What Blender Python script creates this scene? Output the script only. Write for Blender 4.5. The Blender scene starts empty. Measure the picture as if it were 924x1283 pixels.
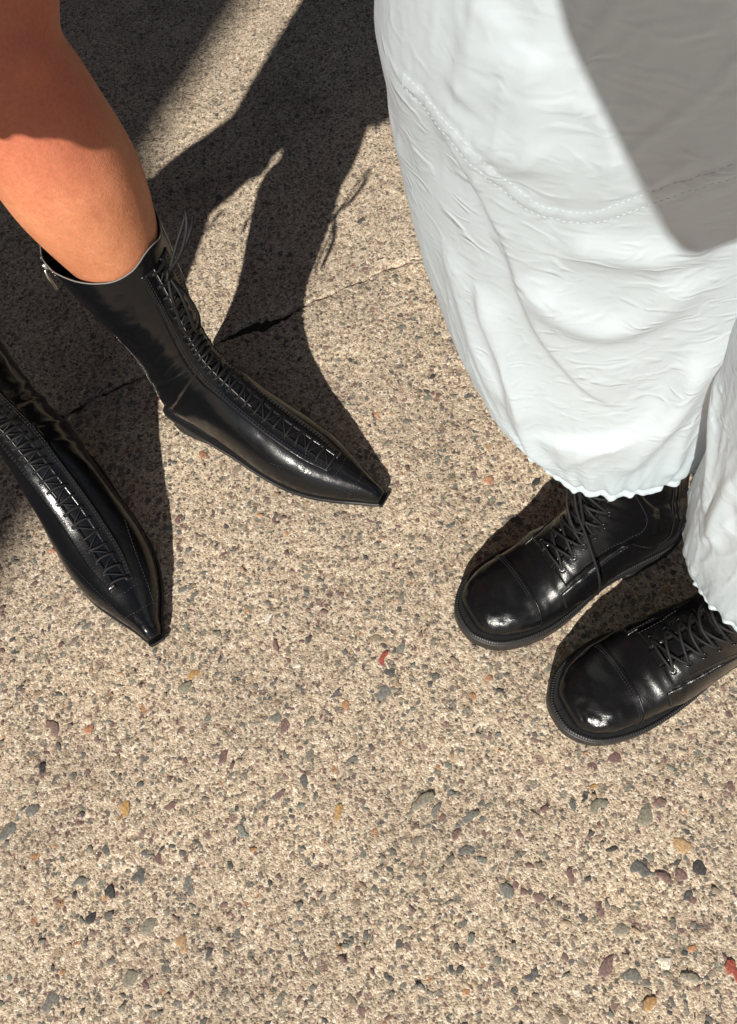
import bpy, bmesh, math, random
import numpy as np
from mathutils import Vector, Matrix, noise

R = math.radians
scene = bpy.context.scene
col = scene.collection
random.seed(7)
rng = np.random.default_rng(11)

# ------------------------------------------------------------------ camera, sky, sun, exposure
CAM_H, PITCH, ROLL, FPX, PW, PH = 0.87, 64.0, 7.0, 969.0, 924.0, 1283.0
cam_data = bpy.data.cameras.new("camera")
cam_data.sensor_fit = 'VERTICAL'
cam_data.sensor_height = 36.0
cam_data.lens = FPX / PH * 36.0
cam_data.clip_start = 0.02
cam_data.clip_end = 500.0
cam = bpy.data.objects.new("camera", cam_data)
cam.location = (0, 0, CAM_H)
cam.rotation_euler = (Matrix.Rotation(R(90 - PITCH), 4, 'X') @ Matrix.Rotation(R(-ROLL), 4, 'Z')).to_euler()
col.objects.link(cam)
scene.camera = cam

SUN_AZ, SUN_EL = 25.0, 36.0      # shadows run towards azimuth SUN_AZ (right of +Y)
sd = Vector((math.sin(R(SUN_AZ)) * math.cos(R(SUN_EL)), math.cos(R(SUN_AZ)) * math.cos(R(SUN_EL)), -math.sin(R(SUN_EL))))
sun_l = bpy.data.lights.new("sun", 'SUN')
sun_l.energy = 5.0
sun_l.angle = R(0.75)
sun_l.color = (1.0, 0.945, 0.87)
sun = bpy.data.objects.new("sun", sun_l)
sun.rotation_euler = sd.to_track_quat('-Z', 'Y').to_euler()
sun.location = (-2, -4, 6)
col.objects.link(sun)

world = bpy.data.worlds.new("World")
scene.world = world
world.use_nodes = True
wn = world.node_tree
bg = wn.nodes["Background"]
sky = wn.nodes.new("ShaderNodeTexSky")
sky.sky_type = 'NISHITA'
sky.sun_disc = False
sky.sun_elevation = R(SUN_EL)
sky.sun_rotation = R(SUN_AZ + 180.0)
wn.links.new(sky.outputs[0], bg.inputs[0])
bg.inputs[1].default_value = 0.05

scene.view_settings.view_transform = 'Standard'
scene.view_settings.look = 'None'
scene.view_settings.exposure = 0.42
scene.view_settings.gamma = 1.0
scene.view_settings.use_curve_mapping = False


def at(px, py, z=0.0):
    """point of the place at height z seen at photograph pixel px, py"""
    a = R(PITCH)
    gx, gy = (px - PW / 2) / FPX, (py - PH / 2) / FPX
    fx, fy = gx * math.cos(R(ROLL)) - gy * math.sin(R(ROLL)), gx * math.sin(R(ROLL)) + gy * math.cos(R(ROLL))
    d = Vector((fx, math.cos(a) - fy * math.sin(a), -math.sin(a) - fy * math.cos(a)))
    t = (z - CAM_H) / d.z
    return Vector((0, 0, CAM_H)) + d * t


# ------------------------------------------------------------------ helpers
def props(o, label=None, cat=None, group=None, kind=None):
    for k, v in (('label', label), ('category', cat), ('group', group), ('kind', kind)):
        if v:
            o[k] = v
    return o


def empty(name, loc=(0, 0, 0), rz=0.0):
    o = bpy.data.objects.new(name, None)
    o.empty_display_size = 0.05
    o.location = loc
    o.rotation_euler = (0, 0, rz)
    col.objects.link(o)
    return o


def link(name, me, parent=None):
    o = bpy.data.objects.new(name, me)
    col.objects.link(o)
    if parent is not None:
        o.parent = parent
    return o


def mesh(name, V, F, mat, parent=None, smooth=True):
    me = bpy.data.meshes.new(name)
    me.from_pydata([tuple(map(float, v)) for v in V], [], [tuple(map(int, f)) for f in F])
    if smooth:
        me.polygons.foreach_set('use_smooth', [True] * len(me.polygons))
    me.materials.append(mat)
    me.update()
    return link(name, me, parent)


class Bag:
    """gathers vertices and faces for one mesh"""
    def __init__(self):
        self.V, self.F = [], []

    def add(self, V, F):
        n = len(self.V)
        self.V.extend(V)
        self.F.extend([tuple(i + n for i in f) for f in F])

    def tube(self, pts, rad, seg=8, closed=False, caps=True):
        V, F = tube_vf(pts, rad, seg, closed, caps)
        self.add(V, F)

    def build(self, name, mat, parent=None, smooth=True):
        return mesh(name, self.V, self.F, mat, parent, smooth)


def tube_vf(pts, rad, seg=8, closed=False, caps=True):
    P = np.array([tuple(p) for p in pts], float)
    n = len(P)
    rad = np.broadcast_to(np.asarray(rad, float), (n,)) if np.ndim(rad) < 2 else np.asarray(rad)
    if closed:
        T = np.roll(P, -1, 0) - np.roll(P, 1, 0)
    else:
        T = np.gradient(P, axis=0)
    T /= np.linalg.norm(T, axis=1)[:, None] + 1e-12
    up = np.array([0, 0, 1.0]) if abs(T[0][2]) < 0.9 else np.array([0, 1.0, 0])
    N = np.zeros_like(P)
    v = np.cross(T[0], up)
    for i in range(n):
        v = v - T[i] * np.dot(v, T[i])
        v /= np.linalg.norm(v) + 1e-12
        N[i] = v
    B = np.cross(T, N)
    V, F = [], []
    for i in range(n):
        for k in range(seg):
            a = 2 * math.pi * k / seg
            V.append(P[i] + rad[i] * (math.cos(a) * N[i] + math.sin(a) * B[i]))
    m = n if closed else n - 1
    for i in range(m):
        j = (i + 1) % n
        for k in range(seg):
            l = (k + 1) % seg
            F.append((i * seg + k, i * seg + l, j * seg + l, j * seg + k))
    if caps and not closed:
        F.append(tuple(range(seg - 1, -1, -1)))
        F.append(tuple(range((n - 1) * seg, n * seg)))
    return V, F


def catmull(P, t):
    """P: (K,D) control values, t: array of parameters in 0..K-1"""
    P = np.asarray(P, float)
    K = len(P)
    t = np.clip(np.asarray(t, float), 0, K - 1 - 1e-9)
    i = np.floor(t).astype(int)
    f = (t - i)[..., None]
    p0 = P[np.maximum(i - 1, 0)]
    p1 = P[i]
    p2 = P[np.minimum(i + 1, K - 1)]
    p3 = P[np.minimum(i + 2, K - 1)]
    return 0.5 * ((2 * p1) + (-p0 + p2) * f + (2 * p0 - 5 * p1 + 4 * p2 - p3) * f ** 2 + (-p0 + 3 * p1 - 3 * p2 + p3) * f ** 3)


def smooth_path(pts, n):
    P = np.array([tuple(p) for p in pts], float)
    return catmull(P, np.linspace(0, len(P) - 1, n))


def sstep(a, b, x):
    t = np.clip((x - a) / (b - a), 0, 1)
    return t * t * (3 - 2 * t)


def grid_faces(nu, nt, closed_t=True, flip=False):
    F = []
    m = nt if closed_t else nt - 1
    for i in range(nu - 1):
        for k in range(m):
            l = (k + 1) % nt
            f = (i * nt + k, i * nt + l, (i + 1) * nt + l, (i + 1) * nt + k)
            F.append(f[::-1] if flip else f)
    return F


def vnoise(x, y, seed=0):
    """vectorised value noise in -1..1"""
    xi, yi = np.floor(x).astype(np.int64), np.floor(y).astype(np.int64)
    fx, fy = x - xi, y - yi
    fx, fy = fx * fx * (3 - 2 * fx), fy * fy * (3 - 2 * fy)

    def h(a, b):
        n = (a * 374761393 + b * 668265263 + seed * 974634777) & 0xFFFFFFFF
        n = ((n ^ (n >> 13)) * 1274126177) & 0xFFFFFFFF
        return ((n ^ (n >> 16)) & 0xFFFF) / 32767.5 - 1.0
    a, b, c, d = h(xi, yi), h(xi + 1, yi), h(xi, yi + 1), h(xi + 1, yi + 1)
    return (a * (1 - fx) + b * fx) * (1 - fy) + (c * (1 - fx) + d * fx) * fy


# ------------------------------------------------------------------ materials
def new_mat(name):
    m = bpy.data.materials.new(name)
    m.use_nodes = True
    nt = m.node_tree
    return m, nt, nt.nodes["Principled BSDF"]


def nd(nt, kind, **kw):
    n = nt.nodes.new(kind)
    for k, v in kw.items():
        setattr(n, k, v)
    return n


def ramp(nt, stops, interp='LINEAR'):
    r = nt.nodes.new("ShaderNodeValToRGB")
    r.color_ramp.interpolation = interp
    e = r.color_ramp.elements
    while len(e) < len(stops):
        e.new(0.5)
    for el, (p, c) in zip(e, stops):
        el.position = p
        el.color = (*c, 1) if len(c) == 3 else c
    return r


def mixc(nt, blend, fac, a, b):
    m = nt.nodes.new("ShaderNodeMix")
    m.data_type = 'RGBA'
    m.blend_type = blend
    for sock, v in ((m.inputs[0], fac), (m.inputs[6], a), (m.inputs[7], b)):
        if hasattr(v, 'is_output'):
            nt.links.new(v, sock)
        elif isinstance(v, (int, float)):
            sock.default_value = v
        else:
            sock.default_value = (*v, 1)
    return m.outputs[2]


STONES = [(0.00, (0.130, 0.124, 0.112)), (0.14, (0.20, 0.185, 0.150)), (0.28, (0.155, 0.150, 0.130)), (0.40, (0.165, 0.105, 0.095)),
          (0.52, (0.26, 0.215, 0.16)), (0.64, (0.085, 0.084, 0.080)), (0.72, (0.33, 0.245, 0.17)), (0.80, (0.22, 0.15, 0.13)),
          (0.88, (0.18, 0.19, 0.16)), (0.955, (0.50, 0.44, 0.34)), (0.985, (0.36, 0.20, 0.11))]


def concrete_material():
    m, nt, b = new_mat("exposed_aggregate_concrete")
    tc = nd(nt, "ShaderNodeNewGeometry")
    P = tc.outputs["Position"]
    # sand grains
    v1 = nd(nt, "ShaderNodeTexVoronoi"); v1.inputs["Scale"].default_value = 430
    nt.links.new(P, v1.inputs["Vector"])
    sep1 = nd(nt, "ShaderNodeSeparateColor"); nt.links.new(v1.outputs["Color"], sep1.inputs[0])
    r1 = ramp(nt, [(0.0, (0.15, 0.115, 0.09)), (0.10, (0.29, 0.225, 0.17)), (0.24, (0.44, 0.355, 0.265)), (0.6, (0.56, 0.465, 0.345)), (0.85, (0.66, 0.565, 0.435)), (1.0, (0.78, 0.72, 0.61))])
    nt.links.new(sep1.outputs[0], r1.inputs[0])
    v2 = nd(nt, "ShaderNodeTexVoronoi"); v2.inputs["Scale"].default_value = 165
    nw = nd(nt, "ShaderNodeTexNoise"); nw.inputs["Scale"].default_value = 260; nw.inputs["Detail"].default_value = 2
    nt.links.new(P, nw.inputs["Vector"])
    wm = nd(nt, "ShaderNodeVectorMath", operation='MULTIPLY_ADD'); nt.links.new(nw.outputs["Color"], wm.inputs[0]); wm.inputs[1].default_value = (.006, .006, .006); nt.links.new(P, wm.inputs[2])
    nt.links.new(wm.outputs[0], v2.inputs["Vector"])
    sep2 = nd(nt, "ShaderNodeSeparateColor"); nt.links.new(v2.outputs["Color"], sep2.inputs[0])
    r2 = ramp(nt, STONES, 'CONSTANT'); nt.links.new(sep2.outputs[1], r2.inputs[0])
    lt = nd(nt, "ShaderNodeMath", operation='LESS_THAN'); nt.links.new(sep2.outputs[0], lt.inputs[0]); lt.inputs[1].default_value = 0.36
    ds = nd(nt, "ShaderNodeMapRange"); nt.links.new(v2.outputs["Distance"], ds.inputs[0])
    ds.inputs[1].default_value = 0.36; ds.inputs[2].default_value = 0.44; ds.inputs[3].default_value = 0.9; ds.inputs[4].default_value = 0.0
    mul = nd(nt, "ShaderNodeMath", operation='MULTIPLY'); nt.links.new(lt.outputs[0], mul.inputs[0]); nt.links.new(ds.outputs[0], mul.inputs[1])
    c = mixc(nt, 'MIX', mul.outputs[0], r1.outputs[0], r2.outputs[0])
    v3 = nd(nt, "ShaderNodeTexVoronoi"); v3.inputs["Scale"].default_value = 72
    nt.links.new(wm.outputs[0], v3.inputs["Vector"])
    sep3 = nd(nt, "ShaderNodeSeparateColor"); nt.links.new(v3.outputs["Color"], sep3.inputs[0])
    r3b = ramp(nt, STONES, 'CONSTANT'); nt.links.new(sep3.outputs[1], r3b.inputs[0])
    lt3 = nd(nt, "ShaderNodeMath", operation='LESS_THAN'); nt.links.new(sep3.outputs[0], lt3.inputs[0]); lt3.inputs[1].default_value = 0.24
    ds3 = nd(nt, "ShaderNodeMapRange"); nt.links.new(v3.outputs["Distance"], ds3.inputs[0])
    ds3.inputs[1].default_value = 0.28; ds3.inputs[2].default_value = 0.36; ds3.inputs[3].default_value = 0.75; ds3.inputs[4].default_value = 0.0
    mul3 = nd(nt, "ShaderNodeMath", operation='MULTIPLY'); nt.links.new(lt3.outputs[0], mul3.inputs[0]); nt.links.new(ds3.outputs[0], mul3.inputs[1])
    c = mixc(nt, 'MIX', mul3.outputs[0], c, r3b.outputs[0])
    # fine mottling and broad stains
    n1 = nd(nt, "ShaderNodeTexNoise"); n1.inputs["Scale"].default_value = 700; n1.inputs["Detail"].default_value = 2
    nt.links.new(P, n1.inputs["Vector"])
    rr = ramp(nt, [(0.3, (0.70, 0.68, 0.66)), (0.7, (1.08, 1.06, 1.03))]); nt.links.new(n1.outputs[0], rr.inputs[0])
    c = mixc(nt, 'MULTIPLY', 1.0, c, rr.outputs[0])
    n2 = nd(nt, "ShaderNodeTexNoise"); n2.inputs["Scale"].default_value = 7; n2.inputs["Detail"].default_value = 5; n2.inputs["Roughness"].default_value = 0.6
    nt.links.new(P, n2.inputs["Vector"])
    r3 = ramp(nt, [(0.28, (0.74, 0.73, 0.73)), (0.5, (1.0, 1.0, 1.0)), (0.72, (1.09, 1.08, 1.05))]); nt.links.new(n2.outputs[0], r3.inputs[0])
    c = mixc(nt, 'MULTIPLY', 1.0, c, r3.outputs[0])
    ve = nd(nt, "ShaderNodeTexVoronoi"); ve.feature = 'DISTANCE_TO_EDGE'; ve.inputs["Scale"].default_value = 5.5
    we = nd(nt, "ShaderNodeTexNoise"); we.inputs["Scale"].default_value = 14; we.inputs["Detail"].default_value = 6
    nt.links.new(P, we.inputs["Vector"])
    wv = nd(nt, "ShaderNodeVectorMath", operation='MULTIPLY_ADD'); nt.links.new(we.outputs["Color"], wv.inputs[0]); wv.inputs[1].default_value = (.16, .16, .16); nt.links.new(P, wv.inputs[2])
    nt.links.new(wv.outputs[0], ve.inputs["Vector"])
    ce = nd(nt, "ShaderNodeMapRange"); nt.links.new(ve.outputs["Distance"], ce.inputs[0])
    ce.inputs[1].default_value = 0.002; ce.inputs[2].default_value = 0.007; ce.inputs[3].default_value = 0.55; ce.inputs[4].default_value = 0.0
    ne = nd(nt, "ShaderNodeMapRange"); nt.links.new(n2.outputs[0], ne.inputs[0])
    ne.inputs[1].default_value = 0.42; ne.inputs[2].default_value = 0.52; ne.inputs[3].default_value = 1.0; ne.inputs[4].default_value = 0.0
    ml = nd(nt, "ShaderNodeMath", operation='MULTIPLY'); nt.links.new(ce.outputs[0], ml.inputs[0]); nt.links.new(ne.outputs[0], ml.inputs[1])
    c = mixc(nt, 'MIX', ml.outputs[0], c, (0.10, 0.08, 0.065))
    nt.links.new(c, b.inputs["Base Color"])
    b.inputs["Roughness"].default_value = 0.82
    b.inputs["Specular IOR Level"].default_value = 0.25
    # relief
    mr = nd(nt, "ShaderNodeMath", operation='MULTIPLY'); nt.links.new(v1.outputs["Distance"], mr.inputs[0]); mr.inputs[1].default_value = -0.7
    ad = nd(nt, "ShaderNodeMath", operation='ADD'); nt.links.new(mr.outputs[0], ad.inputs[0]); nt.links.new(n1.outputs[0], ad.inputs[1])
    bp = nd(nt, "ShaderNodeBump"); bp.inputs["Strength"].default_value = 0.65; bp.inputs["Distance"].default_value = 0.0014
    nt.links.new(ad.outputs[0], bp.inputs["Height"])
    nt.links.new(bp.outputs[0], b.inputs["Normal"])
    return m


def stone_material(name, per_object):
    m, nt, b = new_mat(name)
    if per_object:
        oi = nd(nt, "ShaderNodeObjectInfo"); src = oi.outputs["Random"]
    else:
        a = nd(nt, "ShaderNodeAttribute"); a.attribute_name = "tint"; src = a.outputs["Fac"]
    r = ramp(nt, STONES, 'CONSTANT'); nt.links.new(src, r.inputs[0])
    finish_stone(nt, b, r.outputs[0])
    return m


def finish_stone(nt, b, colour):
    g = nd(nt, "ShaderNodeNewGeometry")
    n = nd(nt, "ShaderNodeTexNoise"); n.inputs["Scale"].default_value = 420; n.inputs["Detail"].default_value = 4
    nt.links.new(g.outputs["Position"], n.inputs["Vector"])
    rr = ramp(nt, [(0.3, (0.55, 0.55, 0.55)), (0.7, (1.4, 1.36, 1.3))]); nt.links.new(n.outputs[0], rr.inputs[0])
    nt.links.new(mixc(nt, 'MULTIPLY', 1.0, colour, rr.outputs[0]), b.inputs["Base Color"])
    b.inputs["Roughness"].default_value = 0.62
    b.inputs["Specular IOR Level"].default_value = 0.3
    bp = nd(nt, "ShaderNodeBump"); bp.inputs["Strength"].default_value = 0.5; bp.inputs["Distance"].default_value = 0.0008
    nt.links.new(n.outputs[0], bp.inputs["Height"]); nt.links.new(bp.outputs[0], b.inputs["Normal"])


def plain_stone(name, c):
    m, nt, b = new_mat(name)
    rgb = nd(nt, "ShaderNodeRGB"); rgb.outputs[0].default_value = (*c, 1)
    finish_stone(nt, b, rgb.outputs[0])
    return m


def leather_material(name, base, rough, grain=0.25, crease=0.35, spec=0.5):
    m, nt, b = new_mat(name)
    tc = nd(nt, "ShaderNodeTexCoord")
    P = tc.outputs["Object"]
    n1 = nd(nt, "ShaderNodeTexNoise"); n1.inputs["Scale"].default_value = 26; n1.inputs["Detail"].default_value = 4
    nt.links.new(P, n1.inputs["Vector"])
    mr = nd(nt, "ShaderNodeMapRange"); nt.links.new(n1.outputs[0], mr.inputs[0])
    mr.inputs[1].default_value = 0.3; mr.inputs[2].default_value = 0.7
    mr.inputs[3].default_value = rough * 0.8; mr.inputs[4].default_value = rough * 1.3
    nt.links.new(mr.outputs[0], b.inputs["Roughness"])
    b.inputs["Base Color"].default_value = (*base, 1)
    b.inputs["Specular IOR Level"].default_value = spec
    v = nd(nt, "ShaderNodeTexVoronoi"); v.inputs["Scale"].default_value = 800
    nt.links.new(P, v.inputs["Vector"])
    n2 = nd(nt, "ShaderNodeTexNoise"); n2.inputs["Scale"].default_value = 70; n2.inputs["Detail"].default_value = 5; n2.inputs["Roughness"].default_value = 0.62; n2.inputs["Distortion"].default_value = 0.6
    nt.links.new(P, n2.inputs["Vector"])
    b1 = nd(nt, "ShaderNodeBump"); b1.inputs["Strength"].default_value = grain; b1.inputs["Distance"].default_value = 0.0003
    nt.links.new(v.outputs["Distance"], b1.inputs["Height"])
    b2 = nd(nt, "ShaderNodeBump"); b2.inputs["Strength"].default_value = crease; b2.inputs["Distance"].default_value = 0.002
    nt.links.new(n2.outputs[0], b2.inputs["Height"]); nt.links.new(b1.outputs[0], b2.inputs["Normal"])
    nt.links.new(b2.outputs[0], b.inputs["Normal"])
    return m


def simple(name, base, rough, metal=0.0, spec=0.5, bump=None):
    m, nt, b = new_mat(name)
    b.inputs["Base Color"].default_value = (*base, 1)
    b.inputs["Roughness"].default_value = rough
    b.inputs["Metallic"].default_value = metal
    b.inputs["Specular IOR Level"].default_value = spec
    if bump:
        tc = nd(nt, "ShaderNodeTexCoord")
        n = nd(nt, "ShaderNodeTexNoise"); n.inputs["Scale"].default_value = bump[0]; n.inputs["Detail"].default_value = 4
        nt.links.new(tc.outputs["Object"], n.inputs["Vector"])
        bp = nd(nt, "ShaderNodeBump"); bp.inputs["Strength"].default_value = bump[1]; bp.inputs["Distance"].default_value = bump[2]
        nt.links.new(n.outputs[0], bp.inputs["Height"]); nt.links.new(bp.outputs[0], b.inputs["Normal"])
    return m


def skin_material():
    m, nt, b = new_mat("skin")
    g = nd(nt, "ShaderNodeNewGeometry")
    P = g.outputs["Position"]
    n = nd(nt, "ShaderNodeTexNoise"); n.inputs["Scale"].default_value = 24; n.inputs["Detail"].default_value = 6; n.inputs["Roughness"].default_value = 0.65
    nt.links.new(P, n.inputs["Vector"])
    r = ramp(nt, [(0.3, (0.44, 0.165, 0.083)), (0.55, (0.54, 0.22, 0.113)), (0.75, (0.59, 0.26, 0.143))])
    nt.links.new(n.outputs[0], r.inputs[0])
    # knee's own redness, with its reddish shade painted in too
    dv = nd(nt, "ShaderNodeVectorMath", operation='DISTANCE'); nt.links.new(P, dv.inputs[0]); dv.inputs[1].default_value = (-0.215, 0.57, 0.505)
    dv.name = "knee_distance"
    mr = nd(nt, "ShaderNodeMapRange"); nt.links.new(dv.outputs["Value"], mr.inputs[0])
    mr.inputs[1].default_value = 0.03; mr.inputs[2].default_value = 0.12; mr.inputs[3].default_value = 0.75; mr.inputs[4].default_value = 0.0
    c = mixc(nt, 'MIX', mr.outputs[0], r.outputs[0], (0.46, 0.125, 0.078))
    n2 = nd(nt, "ShaderNodeTexNoise"); n2.inputs["Scale"].default_value = 330; n2.inputs["Detail"].default_value = 3
    nt.links.new(P, n2.inputs["Vector"])
    r2 = ramp(nt, [(0.3, (0.90, 0.88, 0.86)), (0.7, (1.08, 1.08, 1.08))]); nt.links.new(n2.outputs[0], r2.inputs[0])
    nt.links.new(mixc(nt, 'MULTIPLY', 1.0, c, r2.outputs[0]), b.inputs["Base Color"])
    b.inputs["Roughness"].default_value = 0.46
    b.inputs["Specular IOR Level"].default_value = 0.35
    b.inputs["Subsurface Weight"].default_value = 0.2
    b.inputs["Subsurface Radius"].default_value = (1.0, 0.35, 0.2)
    b.inputs["Subsurface Scale"].default_value = 0.004
    v = nd(nt, "ShaderNodeTexVoronoi"); v.inputs["Scale"].default_value = 700
    nt.links.new(P, v.inputs["Vector"])
    ad = nd(nt, "ShaderNodeMath", operation='ADD'); nt.links.new(v.outputs["Distance"], ad.inputs[0]); nt.links.new(n2.outputs[0], ad.inputs[1])
    bp = nd(nt, "ShaderNodeBump"); bp.inputs["Strength"].default_value = 0.35; bp.inputs["Distance"].default_value = 0.0004
    nt.links.new(ad.outputs[0], bp.inputs["Height"])
    b2 = nd(nt, "ShaderNodeBump"); b2.inputs["Strength"].default_value = 0.25; b2.inputs["Distance"].default_value = 0.006
    nt.links.new(n.outputs[0], b2.inputs["Height"]); nt.links.new(bp.outputs[0], b2.inputs["Normal"])
    nt.links.new(b2.outputs[0], b.inputs["Normal"])
    return m


def cloth_material():
    m, nt, b = new_mat("white_crinkled_nylon")
    tc = nd(nt, "ShaderNodeTexCoord")
    mp = nd(nt, "ShaderNodeMapping"); mp.inputs["Scale"].default_value = (1.0, 1.0, 1.9)
    nt.links.new(tc.outputs["Object"], mp.inputs["Vector"])
    n = nd(nt, "ShaderNodeTexNoise"); n.noise_type = "RIDGED_MULTIFRACTAL"; n.inputs["Scale"].default_value = 38; n.inputs["Detail"].default_value = 4; n.inputs["Roughness"].default_value = 0.55; n.inputs["Distortion"].default_value = 1.3
    nt.links.new(mp.outputs[0], n.inputs["Vector"])
    ms = nd(nt, "ShaderNodeTexNoise"); ms.inputs["Scale"].default_value = 9; ms.inputs["Detail"].default_value = 2
    nt.links.new(tc.outputs["Object"], ms.inputs["Vector"])
    mk = nd(nt, "ShaderNodeMapRange"); nt.links.new(ms.outputs[0], mk.inputs[0])
    mk.inputs[1].default_value = 0.38; mk.inputs[2].default_value = 0.62; mk.inputs[3].default_value = 0.25; mk.inputs[4].default_value = 1.0
    mu = nd(nt, "ShaderNodeMath", operation='MULTIPLY'); nt.links.new(n.outputs[0], mu.inputs[0]); nt.links.new(mk.outputs[0], mu.inputs[1])
    bp = nd(nt, "ShaderNodeBump"); bp.inputs["Strength"].default_value = 0.8; bp.inputs["Distance"].default_value = 0.0030
    nt.links.new(mu.outputs[0], bp.inputs["Height"])
    n3 = nd(nt, "ShaderNodeTexNoise"); n3.inputs["Scale"].default_value = 1500
    nt.links.new(tc.outputs["Object"], n3.inputs["Vector"])
    b3 = nd(nt, "ShaderNodeBump"); b3.inputs["Strength"].default_value = 0.2; b3.inputs["Distance"].default_value = 0.0004
    nt.links.new(n3.outputs[0], b3.inputs["Height"]); nt.links.new(bp.outputs[0], b3.inputs["Normal"])
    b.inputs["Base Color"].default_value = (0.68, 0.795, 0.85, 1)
    b.inputs["Roughness"].default_value = 0.55
    b.inputs["Specular IOR Level"].default_value = 0.35
    nt.links.new(b3.outputs[0], b.inputs["Normal"])
    tr = nd(nt, "ShaderNodeBsdfTranslucent"); tr.inputs[0].default_value = (0.91, 0.92, 0.93, 1)
    nt.links.new(b3.outputs[0], tr.inputs["Normal"])
    mx = nd(nt, "ShaderNodeMixShader"); mx.inputs[0].default_value = 0.5
    nt.links.new(b.outputs[0], mx.inputs[1]); nt.links.new(tr.outputs[0], mx.inputs[2])
    nt.links.new(mx.outputs[0], nt.nodes["Material Output"].inputs["Surface"])
    return m


M = dict(
    concrete=concrete_material(),
    pebble=stone_material("pebble_stone", True),
    grit=stone_material("grit_stone", False),
    joint=simple("joint_dirt", (0.035, 0.030, 0.025), 0.95, bump=(300, 0.8, 0.003)),
    patent=leather_material("black_smooth_leather", (0.0045, 0.0047, 0.0056), 0.185, 0.20, 0.10, 0.36),
    calf=leather_material("black_polished_leather", (0.0045, 0.0045, 0.0050), 0.24, 0.35, 0.14, 0.36),
    edge=simple("pale_leather_edge", (0.17, 0.165, 0.155), 0.55),
    sole=simple("black_rubber_sole", (0.0095, 0.0095, 0.010), 0.5, bump=(400, 0.25, 0.0006)),
    lace=simple("black_waxed_lace", (0.007, 0.007, 0.008), 0.6, spec=0.3, bump=(1600, 0.6, 0.0006)),
    thread=simple("black_thread", (0.022, 0.022, 0.025), 0.5),
    cut_edge_glint=simple("cut_leather_edge_glint", (0.26, 0.255, 0.245), 0.4),  # pale edge with a glint put into its colour
    white_thread=simple("white_thread", (0.74, 0.80, 0.81), 0.6),
    lining=simple("dark_lining", (0.02, 0.018, 0.017), 0.8),
    steel=simple("zip_metal", (0.62, 0.61, 0.58), 0.28, metal=1.0),
    black_metal=simple("black_metal_eyelet", (0.03, 0.03, 0.032), 0.25, metal=0.8),
    skin=skin_material(),
    cloth=cloth_material(),
    dark_cloth=simple("dark_cloth", (0.03, 0.03, 0.035), 0.85, bump=(60, 0.3, 0.004)),
    hair=simple("brown_hair", (0.05, 0.028, 0.015), 0.5, bump=(200, 0.5, 0.003)),
    glass=simple("phone_glass", (0.01, 0.01, 0.012), 0.08),
)

# ------------------------------------------------------------------ pavement
JPTS = [at(*p) for p in ((80, 515), (200, 460), (300, 417), (345, 402), (400, 375), (460, 345), (540, 320))]
JX = np.array([-4.0] + [p.x for p in JPTS] + [4.0])
JS = 0.52
JY = np.array([JPTS[0].y + (-4.0 - JPTS[0].x) * JS] + [p.y for p in JPTS] + [JPTS[-1].y + (4.0 - JPTS[-1].x) * JS])


def joint_y(x):
    return np.interp(x, JX, JY)


def worley(x, y, seed):
    """distance to, and random number of, the nearest jittered cell point"""
    xi, yi = np.floor(x).astype(np.int64), np.floor(y).astype(np.int64)
    best = np.full(x.shape, 9.0)
    rnd = np.zeros(x.shape)

    def h(a, b, s):
        n = (a * 374761393 + b * 668265263 + s * 974634777) & 0xFFFFFFFF
        n = ((n ^ (n >> 13)) * 1274126177) & 0xFFFFFFFF
        return ((n ^ (n >> 16)) & 0xFFFF) / 65535.0
    for di in (-1, 0, 1):
        for dj in (-1, 0, 1):
            a, b = xi + di, yi + dj
            d = np.hypot(a + h(a, b, seed) - x, b + h(a, b, seed + 1) - y)
            k = d < best
            best = np.where(k, d, best)
            rnd = np.where(k, h(a, b, seed + 2), rnd)
    return best, rnd


def relief(X, Y):
    z = 0.0016 * vnoise(X / 0.23, Y / 0.23, 1) + 0.0007 * vnoise(X / 0.05, Y / 0.05, 2)
    z = z + 0.00045 * vnoise(X / 0.014, Y / 0.014, 3) + 0.00045 * vnoise(X / 0.006, Y / 0.006, 4)
    d, r = worley(X / 0.0085, Y / 0.0085, 21)
    z = z + np.where(r < 0.30, 0.0012 * np.clip(1 - (d / 0.5) ** 2, 0, 1), 0) - np.where(r > 0.90, 0.0026 * np.clip(1 - (d / 0.42) ** 2, 0, 1), 0)
    return z


def line_coords(a, b, d0, d1, step):
    mid = np.arange(d0, d1 + step / 2, step)
    lo, hi = [], []
    x, s = d0, step
    while x > a:
        s *= 1.35; x -= s; lo.append(max(x, a))
    x, s = d1, step
    while x < b:
        s *= 1.35; x += s; hi.append(min(x, b))
    return np.array(lo[::-1] + list(mid) + hi)


def slab_mesh(xs, vs, y_of, drop):
    """vs: distances from the joint; y_of(x, v) gives the y; drop: depth by which the joint edge falls"""
    X, Vv = np.meshgrid(xs, vs, indexing='ij')
    Y = y_of(X, Vv)
    Z = relief(X, Y)
    wear = 0.0035 * (0.6 + 0.6 * vnoise(X / 0.02, Y * 0 + 3, 8) + 0.5 * vnoise(X / 0.07, Y * 0 + 5, 9))
    Z = Z - np.clip(wear, 0.0008, None) * np.exp(-np.abs(Vv) / 0.006)
    # the broken corner of the joint
    nx, ny = X.shape
    # close the joint face downwards
    i0 = 0
    Xw, Yw = X[:, i0], Y[:, i0]
    V = np.stack([X, Y, Z], -1).reshape(-1, 3)
    W = np.stack([Xw, Yw, np.full(nx, -drop)], -1)
    idx = np.arange(nx * ny).reshape(nx, ny)
    q = np.stack([idx[:-1, :-1], idx[1:, :-1], idx[1:, 1:], idx[:-1, 1:]], -1).reshape(-1, 4)
    wi = np.arange(nx) + nx * ny
    q2 = np.stack([wi[:-1], wi[1:], idx[1:, i0], idx[:-1, i0]], -1)
    return np.concatenate([V, W]), np.concatenate([q, q2])


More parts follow.
